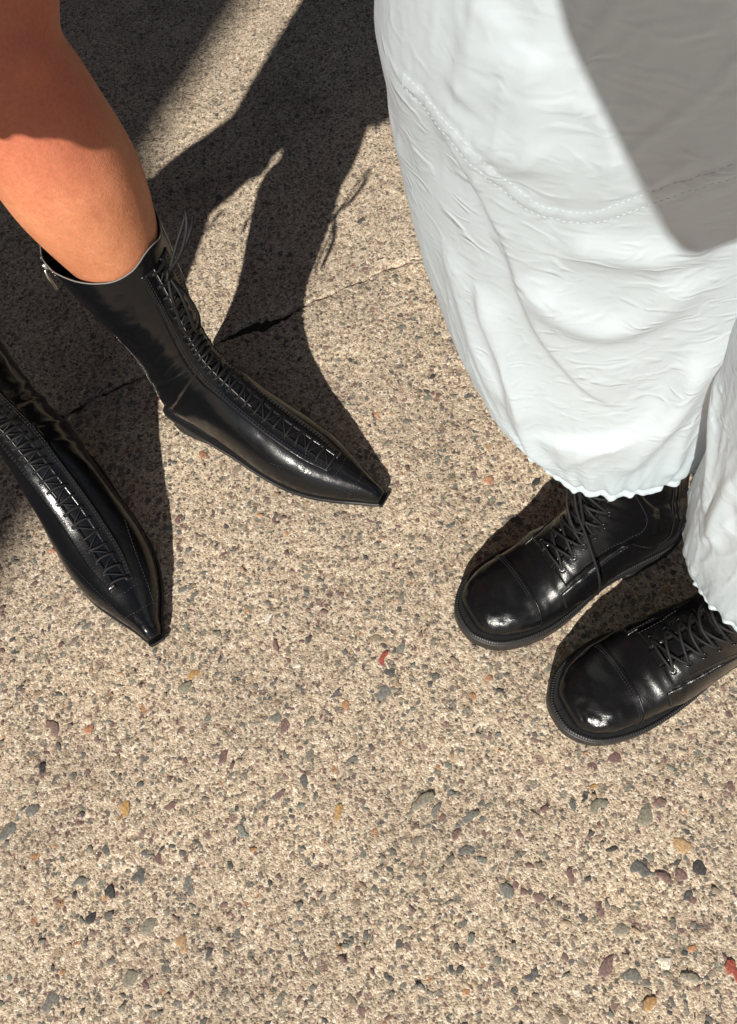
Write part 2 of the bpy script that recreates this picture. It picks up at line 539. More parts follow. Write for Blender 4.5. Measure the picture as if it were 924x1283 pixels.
def np_mesh(name, V, Q, mat, parent=None):
    me = bpy.data.meshes.new(name)
    me.vertices.add(len(V)); me.vertices.foreach_set('co', V.astype(np.float32).ravel())
    k = Q.shape[1]
    me.loops.add(len(Q) * k); me.loops.foreach_set('vertex_index', Q.astype(np.int32).ravel())
    me.polygons.add(len(Q))
    me.polygons.foreach_set('loop_start', (np.arange(len(Q)) * k).astype(np.int32))
    me.polygons.foreach_set('loop_total', np.full(len(Q), k, np.int32))
    me.polygons.foreach_set('use_smooth', np.ones(len(Q), bool))
    me.materials.append(mat)
    me.update(calc_edges=True)
    me.validate()
    return link(name, me, parent)


def joint_gap(x):
    g = 0.0024 + 0.0022 * vnoise(x / 0.03, x * 0 + 1.3, 5) + 0.0008 * vnoise(x / 0.008, x * 0 + 7.3, 6)
    g = g + 0.0075 * np.exp(-((x + 0.118) / 0.045) ** 2) + 0.003 * np.exp(-((x + 0.40) / 0.06) ** 2)
    g = g - 0.0006 * sstep(-0.07, 0.02, x)
    return np.clip(g, 0.0004, None)


def joint_edge(x, side):
    return joint_y(x) + 0.004 * vnoise(x / 0.035, x * 0 + 2.1, 12) + 0.0022 * vnoise(x / 0.011, x * 0 + 9.1, 13) + side * joint_gap(x) * (1 + 0.35 * vnoise(x / 0.006, x * 0 + side * 4.0, 14))


ground = props(mesh("ground", [(-60, -60, -0.05), (60, -60, -0.05), (60, 60, -0.05), (-60, 60, -0.05)], [(0, 1, 2, 3)], M['concrete'], smooth=False), kind='structure')
pavement = props(empty("pavement", (0, 0, 0)), kind='structure')
xs = line_coords(-2.6, 2.6, -0.72, 0.80, 0.0026)
vs_near = line_coords(0.0, 2.6, 0.0, 1.0, 0.0026)
vs_far = line_coords(0.0, 2.6, 0.0, 0.86, 0.0030)
Vn, Qn = slab_mesh(xs, vs_near, lambda X, v: joint_edge(X, -1) - v, 0.03)
slab_near = np_mesh("slab", Vn, Qn[:, ::-1], M['concrete'], pavement)
Vf, Qf = slab_mesh(xs, vs_far, lambda X, v: joint_edge(X, 1) + v, 0.03)
slab_far = np_mesh("slab", Vf, Qf, M['concrete'], pavement)
slab_near['label'] = "near concrete slab of exposed aggregate"
slab_far['label'] = "far concrete slab beyond the dark joint"
# dirt lying in the joint
bx = np.linspace(-2.6, 2.6, 900)
jb = joint_y(bx)
zj = -0.009 + 0.003 * vnoise(bx / 0.02, bx * 0, 31)
Vj = np.concatenate([np.stack([bx, jb - 0.03, zj - 0.001], -1), np.stack([bx, jb, zj], -1), np.stack([bx, jb + 0.03, zj - 0.001], -1)])
ii = np.arange(899)
Qj = np.concatenate([np.stack([ii, ii + 1, ii + 901, ii + 900], -1), np.stack([ii + 900, ii + 901, ii + 1801, ii + 1800], -1)])
np_mesh("joint_filling", Vj, Qj, M['joint'], pavement)
# plain outer slabs so that the pavement carries on
for k, (x0, x1, y0, y1) in enumerate(((-9, -2.62, -9, 9), (2.62, 9, -9, 9))):
    mesh("outer_slab", [(x0, y0, -0.003), (x1, y0, -0.003), (x1, y1, -0.003), (x0, y1, -0.003)], [(0, 1, 2, 3)], M['concrete'], pavement, False)


def pebble_mesh(seed, seg=9, angular=0.0):
    r = random.Random(seed)
    V, F = [], []
    ph = [r.uniform(0, 6.28) for _ in range(3)]
    rad = [1 + (0.10 + angular * 0.14) * math.sin(2 * a + ph[0]) + (0.06 + angular * 0.1) * math.sin(3 * a + ph[1]) + (0.04 + angular * 0.1) * r.uniform(-1, 1) for a in [2 * math.pi * k / seg for k in range(seg)]]
    for (f, z) in ((1.0, -0.25), (0.93, 0.18), (0.62, 0.42)):
        for k in range(seg):
            a = 2 * math.pi * k / seg
            V.append((rad[k] * f * math.cos(a), rad[k] * f * math.sin(a), z + r.uniform(-0.05, 0.05)))
    V.append((r.uniform(-.1, .1), r.uniform(-.1, .1), 0.48))
    for j in (0, 1):
        for k in range(seg):
            l = (k + 1) % seg
            F.append((j * seg + k, j * seg + l, (j + 1) * seg + l, (j + 1) * seg + k))
    for k in range(seg):
        F.append((2 * seg + k, 2 * seg + (k + 1) % seg, 3 * seg))
    return V, F


PEB = []
for s in range(14):
    V, F = pebble_mesh(100 + s, 9, 0.6 + 1.1 * (s % 2 == 0))
    me = bpy.data.meshes.new("pebble")
    me.from_pydata(V, [], F)
    me.polygons.foreach_set('use_smooth', [True] * len(me.polygons))
    me.materials.append(M['pebble'])
    PEB.append(me)


def surf_z(x, y):
    return float(relief(np.array([[x]]), np.array([[y]]))[0, 0])


def put_pebble(me, x, y, size, aspect, rz, lift=0.0, name="pebble", tilt=0.0):
    sl = slab_far if y > joint_y(x) else slab_near
    o = link(name, me, sl)
    o.location = (x, y, surf_z(x, y) + lift)
    o.rotation_euler = (random.uniform(-.08, .08) + tilt, random.uniform(-.08, .08), rz)
    o.scale = (size * 0.5, size * 0.5 * aspect, max(0.0014, size * 0.085))
    return o


SPECIAL = {
    'red': (0.29, 0.075, 0.055), 'orange': (0.40, 0.25, 0.11), 'terra': (0.42, 0.22, 0.14), 'slate': (0.125, 0.124, 0.115), 'dark': (0.052, 0.051, 0.049),
    'grey': (0.17, 0.168, 0.15), 'olive': (0.225, 0.21, 0.165), 'plum': (0.175, 0.115, 0.105), 'white': (0.62, 0.58, 0.50), 'tan': (0.40, 0.27, 0.15)}
SPM = {k: plain_stone("stone_" + k, c) for k, c in SPECIAL.items()}
# px, py, size mm, aspect, rotation, colour, lift mm  - stones one can pick out in the photograph
PICK = [(480, 825, 17, .55, 1.0, 'red', 1), (502, 814, 20, .6, 1.2, 'grey', 0), (476, 869, 25, .8, .2, 'grey', -.8), (157, 1012, 20, .62, 1.2, 'orange', .5), (280, 948, 16, .8, .3, 'plum', .3),
        (138, 1118, 15, .8, 1.4, 'dark', .8), (175, 1098, 22, .6, .9, 'slate', .5), (530, 1003, 27, .55, .5, 'olive', 4), (516, 1016, 15, .5, .6, 'olive', 1), (546, 1015, 17, .5, .9, 'grey', .5),
        (918, 1215, 22, .6, 1.4, 'red', 1), (877, 1088, 20, .7, 1.1, 'dark', 1), (800, 1088, 19, .85, .1, 'slate', .6), (809, 1022, 24, .75, .6, 'olive', .6), (749, 1010, 19, .8, .3, 'olive', .4),
        (854, 1059, 20, .8, 0, 'tan', 0), (767, 1064, 13, .5, 0, 'dark', .5), (779, 1164, 19, .6, -.2, 'olive', .6), (760, 1212, 26, .5, .4, 'plum', .3), (793, 1222, 20, .6, -.5, 'grey', .4),
        (833, 1206, 17, .55, 0, 'white', .6), (865, 1224, 17, .6, -.3, 'olive', .5), (667, 1222, 15, .85, .2, 'slate', .8), (815, 1257, 15, .8, .6, 'orange', .4), (632, 1119, 24, .75, -.2, 'grey', .2),
        (852, 1096, 19, .6, -.6, 'plum', .2), (831, 1098, 18, .5, -.4, 'plum', .4), (112, 914, 13, .8, .2, 'terra', .3), (243, 845, 15, .9, .2, 'orange', .2), (232, 862, 20, .6, .8, 'olive', .2),
        (424, 1018, 17, .6, 1.1, 'orange', .4), (381, 978, 17, .6, 1.3, 'slate', .5), (350, 995, 14, .7, 0, 'plum', .3), (358, 909, 17, .9, .2, 'plum', .3), (346, 899, 20, .5, .5, 'grey', .3),
        (388, 905, 15, .6, .9, 'olive', .2), (442, 966, 24, .6, 0, 'olive', 0), (443, 953, 18, .6, .3, 'grey', .2), (228, 1182, 18, .7, 1.2, 'tan', .3), (185, 1160, 27, .5, .5, 'olive', .2),
        (100, 1105, 19, .5, .4, 'grey', .3), (115, 1150, 13, .9, .2, 'dark', .3), (236, 1112, 19, .7, 1.4, 'grey', .2), (41, 1015, 17, .8, 1, 'grey', .1), (9, 1042, 22, .8, .6, 'grey', .2),
        (66, 1255, 22, .85, .1, 'grey', .3), (255, 1282, 10, .8, .1, 'slate', .4), (163, 1226, 20, .7, .4, 'olive', .2), (53, 962, 13, .9, .2, 'dark', .8), (585, 1065, 17, .7, .1, 'slate', .5),
        (587, 1024, 16, .9, .1, 'grey', .2), (572, 1045, 13, .7, .9, 'plum', .3), (473, 520, 13, .7, 1.3, 'terra', .3), (510, 528, 15, .6, -.4, 'grey', .2), (588, 497, 15, .85, .2, 'slate', .4),
        (502, 411, 18, .6, .1, 'grey', .2), (457, 337, 11, .8, .2, 'plum', .3), (455, 312, 10, .7, 0, 'slate', .4), (521, 375, 9, .9, .1, 'slate', .3), (542, 472, 9, .9, 0, 'dark', .3),
        (672, 604, 15, .7, .1, 'dark', .4), (640, 545, 13, .6, .5, 'slate', .3), (612, 602, 17, .7, .3, 'terra', -.2), (622, 675, 13, .7, .2, 'slate', .4), (565, 658, 12, .8, 0, 'slate', .4),
        (335, 775, 20, .5, 1.0, 'white', -.2), (318, 640, 13, .7, .4, 'grey', .3), (313, 632, 9, .8, .2, 'grey', .3), (66, 691, 9, .9, .2, 'terra', .5), (109, 785, 15, .6, .2, 'grey', .2), (141, 780, 19, .7, .2, 'olive', .2),
        (225, 667, 9, .9, .1, 'slate', .3), (228, 740, 15, .6, .3, 'grey', .2), (236, 690, 10, .8, .3, 'grey', .2), (503, 748, 12, .7, .5, 'grey', .3), (827, 698, 14, .7, .3, 'terra', .2), (375, 862, 9, .8, .2, 'grey', .2), (372, 834, 9, .8, .2, 'white', .3),
        (420, 870, 12, .9, .2, 'slate', .2), (745, 985, 11, .5, .2, 'orange', .3), (733, 1000, 9, .8, .2, 'dark', .3), (917, 985, 16, .7, .2, 'plum', .3), (690, 838, 16, .8, .4, 'olive', .1), (836, 740, 13, .7, .4, 'tan', .1)]
taken = []
for (px, py, mm, asp, rz, c, lift) in PICK:
    p = at(px, py)
    me = PEB[len(taken) % 14]
    o = put_pebble(me, p.x, p.y, mm / 1000 * 0.93, asp, rz, lift / 2500)
    o.material_slots[0].link = 'OBJECT'
    o.material_slots[0].material = SPM[c]
    taken.append((p.x, p.y, mm / 2000))
n_free = 300 - len(taken)
while n_free > 0:
    px, py = random.uniform(0, 924), random.uniform(-20, 1290) if random.random() < 0.8 else random.uniform(500, 1290)
    p = at(px, py)
    s = random.uniform(0.0085, 0.0150) * (1.25 if random.random() < 0.15 else 1)
    if abs(p.y - joint_y(p.x)) < 0.016 or any((p.x - a) ** 2 + (p.y - b) ** 2 < (s * .6 + r) ** 2 for a, b, r in taken):
        continue
    put_pebble(random.choice(PEB), p.x, p.y, s, random.uniform(0.5, 0.95), random.uniform(0, 6.28), random.uniform(-0.0007, 0.0003))
    taken.append((p.x, p.y, s / 2))
    n_free -= 1


def grit(slab, n, seed, smin, smax, ylo, yhi):
    r = np.random.default_rng(seed)
    Vs, Fs, tint = [], [], []
    base = [pebble_mesh(300 + k, 6, 0.9) for k in range(8)]
    base = [(np.array(v), np.array([f if len(f) == 4 else (*f, f[2]) for f in F_])) for v, F_ in base]
    X = r.uniform(-0.75, 0.82, n)
    Y = r.uniform(ylo, yhi, n)
    jy = joint_y(X)
    keep = (Y < jy - 0.012) if slab is slab_near else (Y > jy + 0.012)
    X, Y = X[keep], Y[keep]
    Z = relief(X[:, None], Y[:, None])[:, 0]
    S = smin + (smax - smin) * r.random(len(X)) ** 2.1
    A = r.uniform(0, 6.28, len(X)); asp = r.uniform(0.45, 0.95, len(X))
    cnt = 0
    quads, tris = [], []
    for i in range(len(X)):
        v, f = base[i % 8]
        c, s = math.cos(A[i]), math.sin(A[i])
        lx, ly = v[:, 0] * S[i] * .5, v[:, 1] * S[i] * .5 * asp[i]
        P = np.stack([X[i] + c * lx - s * ly, Y[i] + s * lx + c * ly, Z[i] + v[:, 2] * max(0.0010, S[i] * 0.16) - 0.0003], -1)
        Vs.append(P); Fs.append(f + cnt); cnt += len(v)
    t = r.random(len(X))
    V = np.concatenate(Vs); Q = np.concatenate(Fs)
    me = bpy.data.meshes.new("grit")
    me.from_pydata(V.tolist(), [], [tuple(q) if q[2] != q[3] else tuple(q[:3]) for q in Q.tolist()])
    me.polygons.foreach_set('use_smooth', [True] * len(me.polygons))
    at_ = me.attributes.new("tint", 'FLOAT', 'POINT')
    at_.data.foreach_set('value', np.repeat(t, len(base[0][0])).astype(np.float32))
    me.materials.append(M['grit'])
    o = link("grit", me, slab)
    o['kind'] = 'stuff'
    return o


grit(slab_near, 17000, 5, 0.0026, 0.0105, -0.20, 0.95)
grit(slab_far, 5000, 6, 0.0026, 0.0085, 0.55, 1.55)


# ------------------------------------------------------------------ street walls outside the frame, the far one added to block skylight
def building(label, x0, y0, dx, dy, length, height, storeys, bays, mat):
    root = props(empty("building", (x0, y0, 0), math.atan2(dy, dx)), label, "building")
    b = Bag()
    bw, sh = length / bays, height / storeys

    def box(bag, a, c):
        (x1, y1, z1), (x2, y2, z2) = a, c
        bag.add([(x1, y1, z1), (x2, y1, z1), (x2, y2, z1), (x1, y2, z1), (x1, y1, z2), (x2, y1, z2), (x2, y2, z2), (x1, y2, z2)],
                [(3, 2, 1, 0), (4, 5, 6, 7), (0, 1, 5, 4), (1, 2, 6, 5), (2, 3, 7, 6), (3, 0, 4, 7)])
    box(b, (0, .35, 0), (length, 8, height))
    for k in range(bays + 1):
        box(b, (max(0, k * bw - bw * .22), 0, 0), (min(length, k * bw + bw * .22), .348, height))
    for k in range(bays):
        for j in range(storeys + 1):
            box(b, (k * bw + bw * .221, .002, max(0, j * sh - sh * .2)), ((k + 1) * bw - bw * .221, .346, min(height, j * sh + sh * .15)))
    box(b, (-.1, -.25, height + .002), (length + .1, 8, height + .5))
    b.build("wall", mat, root, False)
    w = Bag()
    box(w, (0, 0, 0), (bw * .556, .05, sh * .647))
    first = w.build("window", M['glass'], root, False)
    for k in range(bays):
        for j in range(storeys):
            o = first if k + j == 0 else first.copy()
            if o is not first:
                col.objects.link(o)
            o.location = (k * bw + bw * .222, .2, j * sh + sh * .152)
    return root


M['brick'] = simple("dark_brick", (0.055, 0.040, 0.034), 0.9, bump=(30, 0.5, 0.01))
b1 = building("dark brick building lining the left side of the pavement, its corner shading the left", -2.4, -3.405, 0, 1, 20.0, 14.0, 4, 7, M['brick'])
pb = Bag()
pb.add([(-.32, -.02, 0), (1.2, -.02, 0), (1.2, 3, 0), (-.32, 3, 0), (-.32, -.02, 3.62), (1.2, -.02, 3.62), (1.2, 3, 3.62), (-.32, 3, 3.62)], [(3, 2, 1, 0), (4, 5, 6, 7), (0, 1, 5, 4), (1, 2, 6, 5), (2, 3, 7, 6), (3, 0, 4, 7)])
pb.build("shadow_step_pier", M['brick'], b1, False)  # invented pier, shaped so the left shadow's edge steps inward
building("unseen dark brick building added beyond the far side to block skylight", -2.3, 4.2, 1, 0, 11.3, 15.0, 4, 4, M['brick'])  # added out of view to hold back the sky's fill

# ------------------------------------------------------------------ boots
class Surf:
    """boot surface: rings between a front/top profile and a sole/back profile"""
    def __init__(self, st, side, lean=(0, 0), disp=None):
        self.st = np.array(st, float)
        self.K = len(st)
        self.side = side
        self.lean = lean
        self.disp = disp

    def raw(self, s, th):
        s = np.asarray(s, float); th = np.asarray(th, float)
        s, th = np.broadcast_arrays(s, th)
        q = catmull(self.st, s)
        tx, tz, bx, bz, w, yo, m, nt, nb = [q[..., i] for i in range(9)]
        c, si = np.cos(th), np.sin(th)
        up = c >= 0
        n = np.where(up, nt, nb)
        r = np.where(up, 1 - m, m)
        ax = np.sign(c) * np.abs(c) ** (2 / n) * r
        lat = np.sign(si) * np.abs(si) ** (2 / n) * np.maximum(w, 0.0005)
        x = bx + (tx - bx) * (m + ax)
        z = bz + (tz - bz) * (m + ax)
        y = yo + lat
        k = np.clip(z - 0.07, 0, None)
        k2 = k * k / (k + 0.04)
        x = x + self.lean[0] * k2
        y = y + self.lean[1] * k2 * self.side
        return np.stack([x, y * self.side, z], -1)

    def normal(self, s, th):
        e = 1e-3
        ds = self.raw(np.minimum(s + e, self.K - 1 - 1e-6), th) - self.raw(np.maximum(np.asarray(s) - e, 0), th)
        dt = self.raw(s, th + e) - self.raw(s, th - e)
        n = np.cross(ds, dt)
        n /= np.linalg.norm(n, axis=-1)[..., None] + 1e-12
        c = self.raw(s, np.asarray(th) * 0) * 0.5 + self.raw(s, np.asarray(th) * 0 + math.pi) * 0.5
        sg = np.sign((n * (self.raw(s, th) - c)).sum(-1))
        return n * np.where(sg == 0, 1, sg)[..., None]

    def at(self, s, th, off=0.0):
        s = np.asarray(s, float); th = np.asarray(th, float)
        s, th = np.broadcast_arrays(s, th)
        p = self.raw(s, th)
        o = np.broadcast_to(np.asarray(off, float), s.shape)
        if self.disp is not None:
            o = o + self.disp(s, th)
        return p + self.normal(s, th) * o[..., None]

    def th_of(self, s, ym):
        """angle at which the surface is ym metres to the side of the front line"""
        q = catmull(self.st, np.asarray(s, float))
        w, nt = np.maximum(q[..., 4], 1e-3), q[..., 7]
        a = np.clip(np.abs(ym) / w, 0, 0.999)
        return np.sign(ym) * np.arcsin(a ** (nt / 2))

    def s_of_x(self, x):
        ss = np.linspace(0, self.K - 1, 800)
        xx = self.raw(ss, ss * 0)[:, 0]
        return float(ss[np.argmin(np.abs(xx - x) + 100 * (ss > np.argmax(self.st[:, 0] < 0.11)))])


def panel(surf, ss, lo, hi, off, mat, name, parent, nt=6, bag=None):
    """raised leather panel lying on the surface between angles lo(s) and hi(s)"""
    ss = np.asarray(ss, float)
    L, H = np.asarray(lo, float), np.asarray(hi, float)
    n = len(ss)
    f = np.linspace(0, 1, nt)
    TH = L[:, None] * (1 - f) + H[:, None] * f
    S = np.repeat(ss[:, None], nt, 1)
    top = surf.at(S, TH, off)
    e = 0.0006
    rows = [surf.at(ss, L, -e)[:, None], top, surf.at(ss, H, -e)[:, None]]
    G = np.concatenate(rows, 1)
    a = surf.at(np.repeat(ss[:1], nt + 2), np.concatenate([[L[0]], TH[0], [H[0]]]), -e)[None]
    b = surf.at(np.repeat(ss[-1:], nt + 2), np.concatenate([[L[-1]], TH[-1], [H[-1]]]), -e)[None]
    G = np.concatenate([a, G, b], 0)
    V = G.reshape(-1, 3).tolist()
    F = grid_faces(n + 2, nt + 2, False)
    if bag is not None:
        bag.add([tuple(v) for v in V], F)
        return None
    o = mesh(name, V, F, mat, parent)
    return o


def stitches(surf, bag, ss, th, off=0.0006, length=0.0028, gap=0.0014, r=0.00042):
    """a row of short raised stitches along a line on the surface"""
    P = surf.at(np.asarray(ss), np.asarray(th), off)
    d = np.concatenate([[0], np.cumsum(np.linalg.norm(np.diff(P, axis=0), axis=1))])
    t = 0.0
    while t + length < d[-1]:
        q = np.linspace(t, t + length, 3)
        pts = np.stack([np.interp(q, d, P[:, i]) for i in range(3)], -1)
        bag.tube(pts, [r * .6, r, r * .6], 5)
        t += length + gap


def torus_mesh(name, R0, r0, mat, n=14, m=6):
    V, F = [], []
    for i in range(n):
        a = 2 * math.pi * i / n
        for j in range(m):
            b = 2 * math.pi * j / m
            V.append(((R0 + r0 * math.cos(b)) * math.cos(a), (R0 + r0 * math.cos(b)) * math.sin(a), r0 * math.sin(b)))
    for i in range(n):
        for j in range(m):
            F.append((i * m + j, ((i + 1) % n) * m + j, ((i + 1) % n) * m + (j + 1) % m, i * m + (j + 1) % m))
    me = bpy.data.meshes.new(name)
    me.from_pydata(V, [], F)
    me.polygons.foreach_set('use_smooth', [True] * len(F))
    me.materials.append(mat)
    return me


EYE_BIG = torus_mesh("eyelet", 0.0031, 0.0010, M['black_metal'])
EYE_SMALL = torus_mesh("eyelet", 0.0017, 0.0006, M['black_metal'], 10, 5)


def put_eyelet(me, surf, s, th, off, parent):
    p = surf.at(s, th, off)
    n = Vector(surf.normal(np.array(s), np.array(th)).tolist())
    o = link("eyelet", me, parent)
    o.location = p.tolist()
    o.rotation_euler = n.to_track_quat('Z', 'Y').to_euler()
    return o


def upper_mesh(surf, nu, ntheta, mat, parent, top_fn=None, s_top=None):
    ss = np.linspace(0, surf.K - 1 - 1e-6, nu)
    th = np.linspace(0, 2 * math.pi, ntheta, endpoint=False)
    S, T = np.meshgrid(ss, th, indexing='ij')
    G = surf.at(S, T)
    if top_fn is not None:
        w = sstep(surf.K - 2.2, surf.K - 1, S)
        G[..., 2] += w * top_fn(T)
    rim = G[-1]
    cen = rim.mean(0)
    inner = [rim + (cen - rim) * 0.03 + np.array([0, 0, -0.0005]), rim + (cen - rim) * 0.05 + np.array([0, 0, -0.003])]
    for k in range(1, 8):
        row = G[-1 - k * 2]
        c = row.mean(0)
        inner.append(row + (c - row) * 0.06)
    A = np.concatenate([G, np.array(inner)], 0)
    V = A.reshape(-1, 3).tolist()
    F = grid_faces(len(A), ntheta, True)
    F.append(tuple(range(ntheta)))
    o = mesh("upper", V, F, mat, parent)
    return o, rim


def outline_loop(table, n=90):
    """table rows x, y left, y right (heel to toe) -> closed loop with outward normals"""
    T = np.array(table, float)
    f = 0.5 - 0.5 * np.cos(np.linspace(0, math.pi, n))
    u = f * (len(T) - 1)
    q = catmull(T, u)
    L = np.stack([q[:, 0], q[:, 1]], -1)
    Rr = np.stack([q[:, 0], q[:, 2]], -1)
    P = np.concatenate([L, Rr[::-1]], 0)
    d = np.roll(P, -1, 0) - np.roll(P, 1, 0)
    N = np.stack([-d[:, 1], d[:, 0]], -1)
    N /= np.linalg.norm(N, axis=1)[:, None] + 1e-12
    c = P.mean(0)
    if ((P - c) * N).sum() < 0:
        N = -N
    return P, N, n


def sole_part(name, table, layers, mat, parent, side, n=90, smooth=True):
    """layers: (margin, z function of x) from top to bottom"""
    P, N, n = outline_loop(table, n)
    rings = []
    for mg, zf in layers:
        Q = P + N * mg
        z = zf(Q[:, 0]) if callable(zf) else np.full(len(Q), zf)
        rings.append(np.stack([Q[:, 0], Q[:, 1] * side, z], -1))
    m = 2 * n
    V = np.concatenate(rings).tolist()
    F = grid_faces(len(rings), m, True)
    for b, rev in ((0, False), ((len(rings) - 1) * m, True)):
        for k in range(n - 1):
            f = (b + k, b + k + 1, b + m - 2 - k, b + m - 1 - k)
            F.append(f[::-1] if rev else f)
    return mesh(name, V, F, mat, parent, smooth)


def shade_auto(o, ang=40):
    me = o.data
    bm = bmesh.new(); bm.from_mesh(me)
    bmesh.ops.recalc_face_normals(bm, faces=bm.faces)
    for e in bm.edges:
        if len(e.link_faces) == 2 and e.calc_face_angle(0) > R(ang):
            e.smooth = False
    bm.to_mesh(me); bm.free()


def fix_normals(o):
    bm = bmesh.new(); bm.from_mesh(o.data)
    bmesh.ops.recalc_face_normals(bm, faces=bm.faces)
    bm.to_mesh(o.data); bm.free()


def crease(s, th, s0, slope, amp, wid, ph, span):
    """leather fold running round the ankle"""
    c = s0 + slope * np.sin(th * 1.0 + ph) * 0.5
    d = s - c
    return amp * np.exp(-(d / wid) ** 2) * (0.25 + 0.75 * np.clip(np.cos(th - span), 0, 1))


def pointed_boot(label, toe, heading, side, lean, lean_y=0.0, group='black pointed lace-up boots', wide=1.0, tall=0.0):
    L = 0.310
    d = Vector((math.cos(heading), math.sin(heading), 0))
    root = empty("pointed_boot", (toe.x - d.x * L, toe.y - d.y * L, 0), heading)
    props(root, label, "boot", group)
    #      tx    tz     bx    bz     w     yo    m   nt   nb
    st = [(.3075, .0215, .3075, .0100, .0080, -.004, .35, 2.2, 4),
          (.300, .0280, .300, .0085, .0112, -.004, .30, 2.1, 4),
          (.285, .0345, .285, .0075, .0165, -.0035, .28, 2.0, 4),
          (.255, .0450, .257, .0070, .0285, -.002, .27, 1.95, 4),
          (.222, .0570, .225, .0070, .0400, .000, .27, 1.95, 4),
          (.190, .0710, .192, .0080, .0455, .001, .27, 1.95, 4),
          (.160, .0890, .155, .0130, .0455, .0015, .28, 1.95, 4),
          (.136, .1090, .115, .0230, .0425, .002, .32, 2.0, 3.5),
          (.120, .1300, .070, .0330, .0400, .002, .38, 2.1, 3.2),
          (.110, .1500, .018, .0355, .0375, .001, .42, 2.1, 2.8),
          (.105, .1680, -.003, .0520, .0365, .000, .48, 2.1, 2.3),
          (.103, .1860, -.004, .0900, .0350, .000, .5, 2.1, 2.2),
          (.103, .2030, .003, .1280, .0365, .000, .5, 2.1, 2.1),
          (.106, .2280, .003, .1720, .0410, .000, .5, 2.1, 2.1),
          (.110, .2550, -.004, .2200, .0480, .000, .5, 2.05, 2.05),
          (.113, .2830, -.011, .2680, .0535, .000, .5, 2.05, 2.05),
          (.115, .3120, -.015, .3100, .0560, .000, .5, 2.05, 2.05)]

    def disp(s, th):
        v = 0
        for (s0, sl, a, w, ph, sp) in ((10.2, .9, .0014, .16, .3, 1.1), (10.6, -.7, -.0012, .13, 1.2, -1.0), (11.2, .8, .0014, .17, 2.0, 1.3), (11.7, -.8, -.0011, .13, .4, 1.6), (9.5, .7, -.0009, .13, 1.7, -.9), (12.4, .5, .0012, .2, .9, 1.4), (9.0, .6, .0009, .15, .2, 1.2), (10.0, 1.3, -.0009, .1, .8, .6)):
            v = v + crease(s, th, s0, sl, a, w, ph, sp * side)
        v = v * 1.5
        return v + (0.0006 * vnoise(s * 2.2 + 5, th * 3, 3) + 0.0004 * vnoise(s * 6 + 5, th * 7, 4)) * (0.25 + 0.75 * sstep(7, 9, s))
    st = [(a, b + tall * float(sstep(.19, .31, b)), c, d + tall * float(sstep(.19, .31, d)), e * (1 + (wide - 1) * float(sstep(.30, .25, c))), f - (wide - 1) * .04 * float(sstep(.30, .24, c)), g, h, i) for (a, b, c, d, e, f, g, h, i) in st]
    sf = Surf(st, side, (lean, lean_y), disp)
    up, rim = upper_mesh(sf, 190, 84, M['patent'], root, top_fn=lambda t: 0.014 * np.exp(-(np.angle(np.exp(1j * t)) / 0.45) ** 2) + 0.034 * np.clip(np.sin(t - .35), 0, 1) - 0.004 * np.clip(-np.cos(t), 0, 1))
    fix_normals(up)
    # pale cut edge of the top line
    tr = Bag(); tr.tube(rim + np.array([0, 0, 0.0004]), 0.0007, 6, closed=True)
    tr.build("top_edge", M['edge'], root)
    # facings either side of the lacing
    S0, S1 = 3.35, 15.75
    ss = np.linspace(S0, S1, 90)
    stb = Bag()
    for sg in (1, -1):
        gi = 0.0064 + 0.0 * ss
        go = 0.0215 - 0.006 * np.exp(-((ss - S0) / 0.7) ** 2)
        lo, hi = sf.th_of(ss, gi), sf.th_of(ss, go)
        o = panel(sf, ss, lo * sg, hi * sg, 0.0015, M['patent'], "facing", root, 7)
        fix_normals(o)
        for dd in (0.0030, 0.0050):
            stitches(sf, stb, ss, sf.th_of(ss, go - dd) * sg, 0.0017)
        stitches(sf, stb, ss, sf.th_of(ss, gi + 0.0018) * sg, 0.0017, 0.0024, 0.0012, 0.00035)
    ed = Bag()
    sl = np.linspace(6.8, 15.7, 120)
    ed.tube(sf.at(sl, sf.th_of(sl, 0.0063 + 0 * sl) * -side, 0.0017), 0.00045, 5)
    ed.build("facing_edge", M['cut_edge_glint'], root)  # one-sided pale line drawing the glint along the lacing
    # U-shaped bar closing the facing at the toe, and a toe seam
    tt = np.linspace(-1, 1, 25)
    bar_s = S0 - 0.30 + 0.12 * np.abs(tt)
    stitches(sf, stb, bar_s, sf.th_of(bar_s, 0.0155 * tt), 0.0008)
    sm = np.linspace(2.35, 5.6, 40)
    for sg in (1, -1):
        stitches(sf, stb, sm, sf.th_of(sm, 0.0180 + 0.0085 * (sm - 2.35) / 1.2 * (sm < 9)) * sg, 0.0007)
    a = np.linspace(-1.5, 1.5, 40)
    stitches(sf, stb, 2.25 + 0.18 * np.abs(a), a, 0.0006)
    # side seam from the ankle to the sole and heel counter
    hs = np.linspace(7.1, 9.9, 40)
    for sg in (1, -1):
        stitches(sf, stb, hs, sg * (2.62 - 0.55 * np.sin((hs - 7.1) / 2.8 * 3.1)), 0.0007)
    stb.build("stitching", M['thread'], root)["kind"] = "stuff"
    # heel counter and back strip
    hb = np.linspace(8.2, 10.6, 30)
    for sg in (1, -1):
        w_ = 0.9 - 0.25 * (hb - 8.2) / 2.4
        o = panel(sf, hb, sg * (math.pi - w_), sg * (math.pi - 0.02 + 0 * hb), 0.0011, M['patent'], "heel_counter", root, 10)
        fix_normals(o)
    bs = np.linspace(10.5, 15.9, 50)
    o = panel(sf, bs, math.pi - 0.16 + 0 * bs, math.pi + 0.16 + 0 * bs, 0.0012, M['patent'], "back_strip", root, 6)
    fix_normals(o)
    # laces
    n = 26
    es = np.concatenate([np.linspace(3.5, 8.4, 12), np.linspace(8.8, 15.6, 14)])
    lc = Bag()
    pos = {}
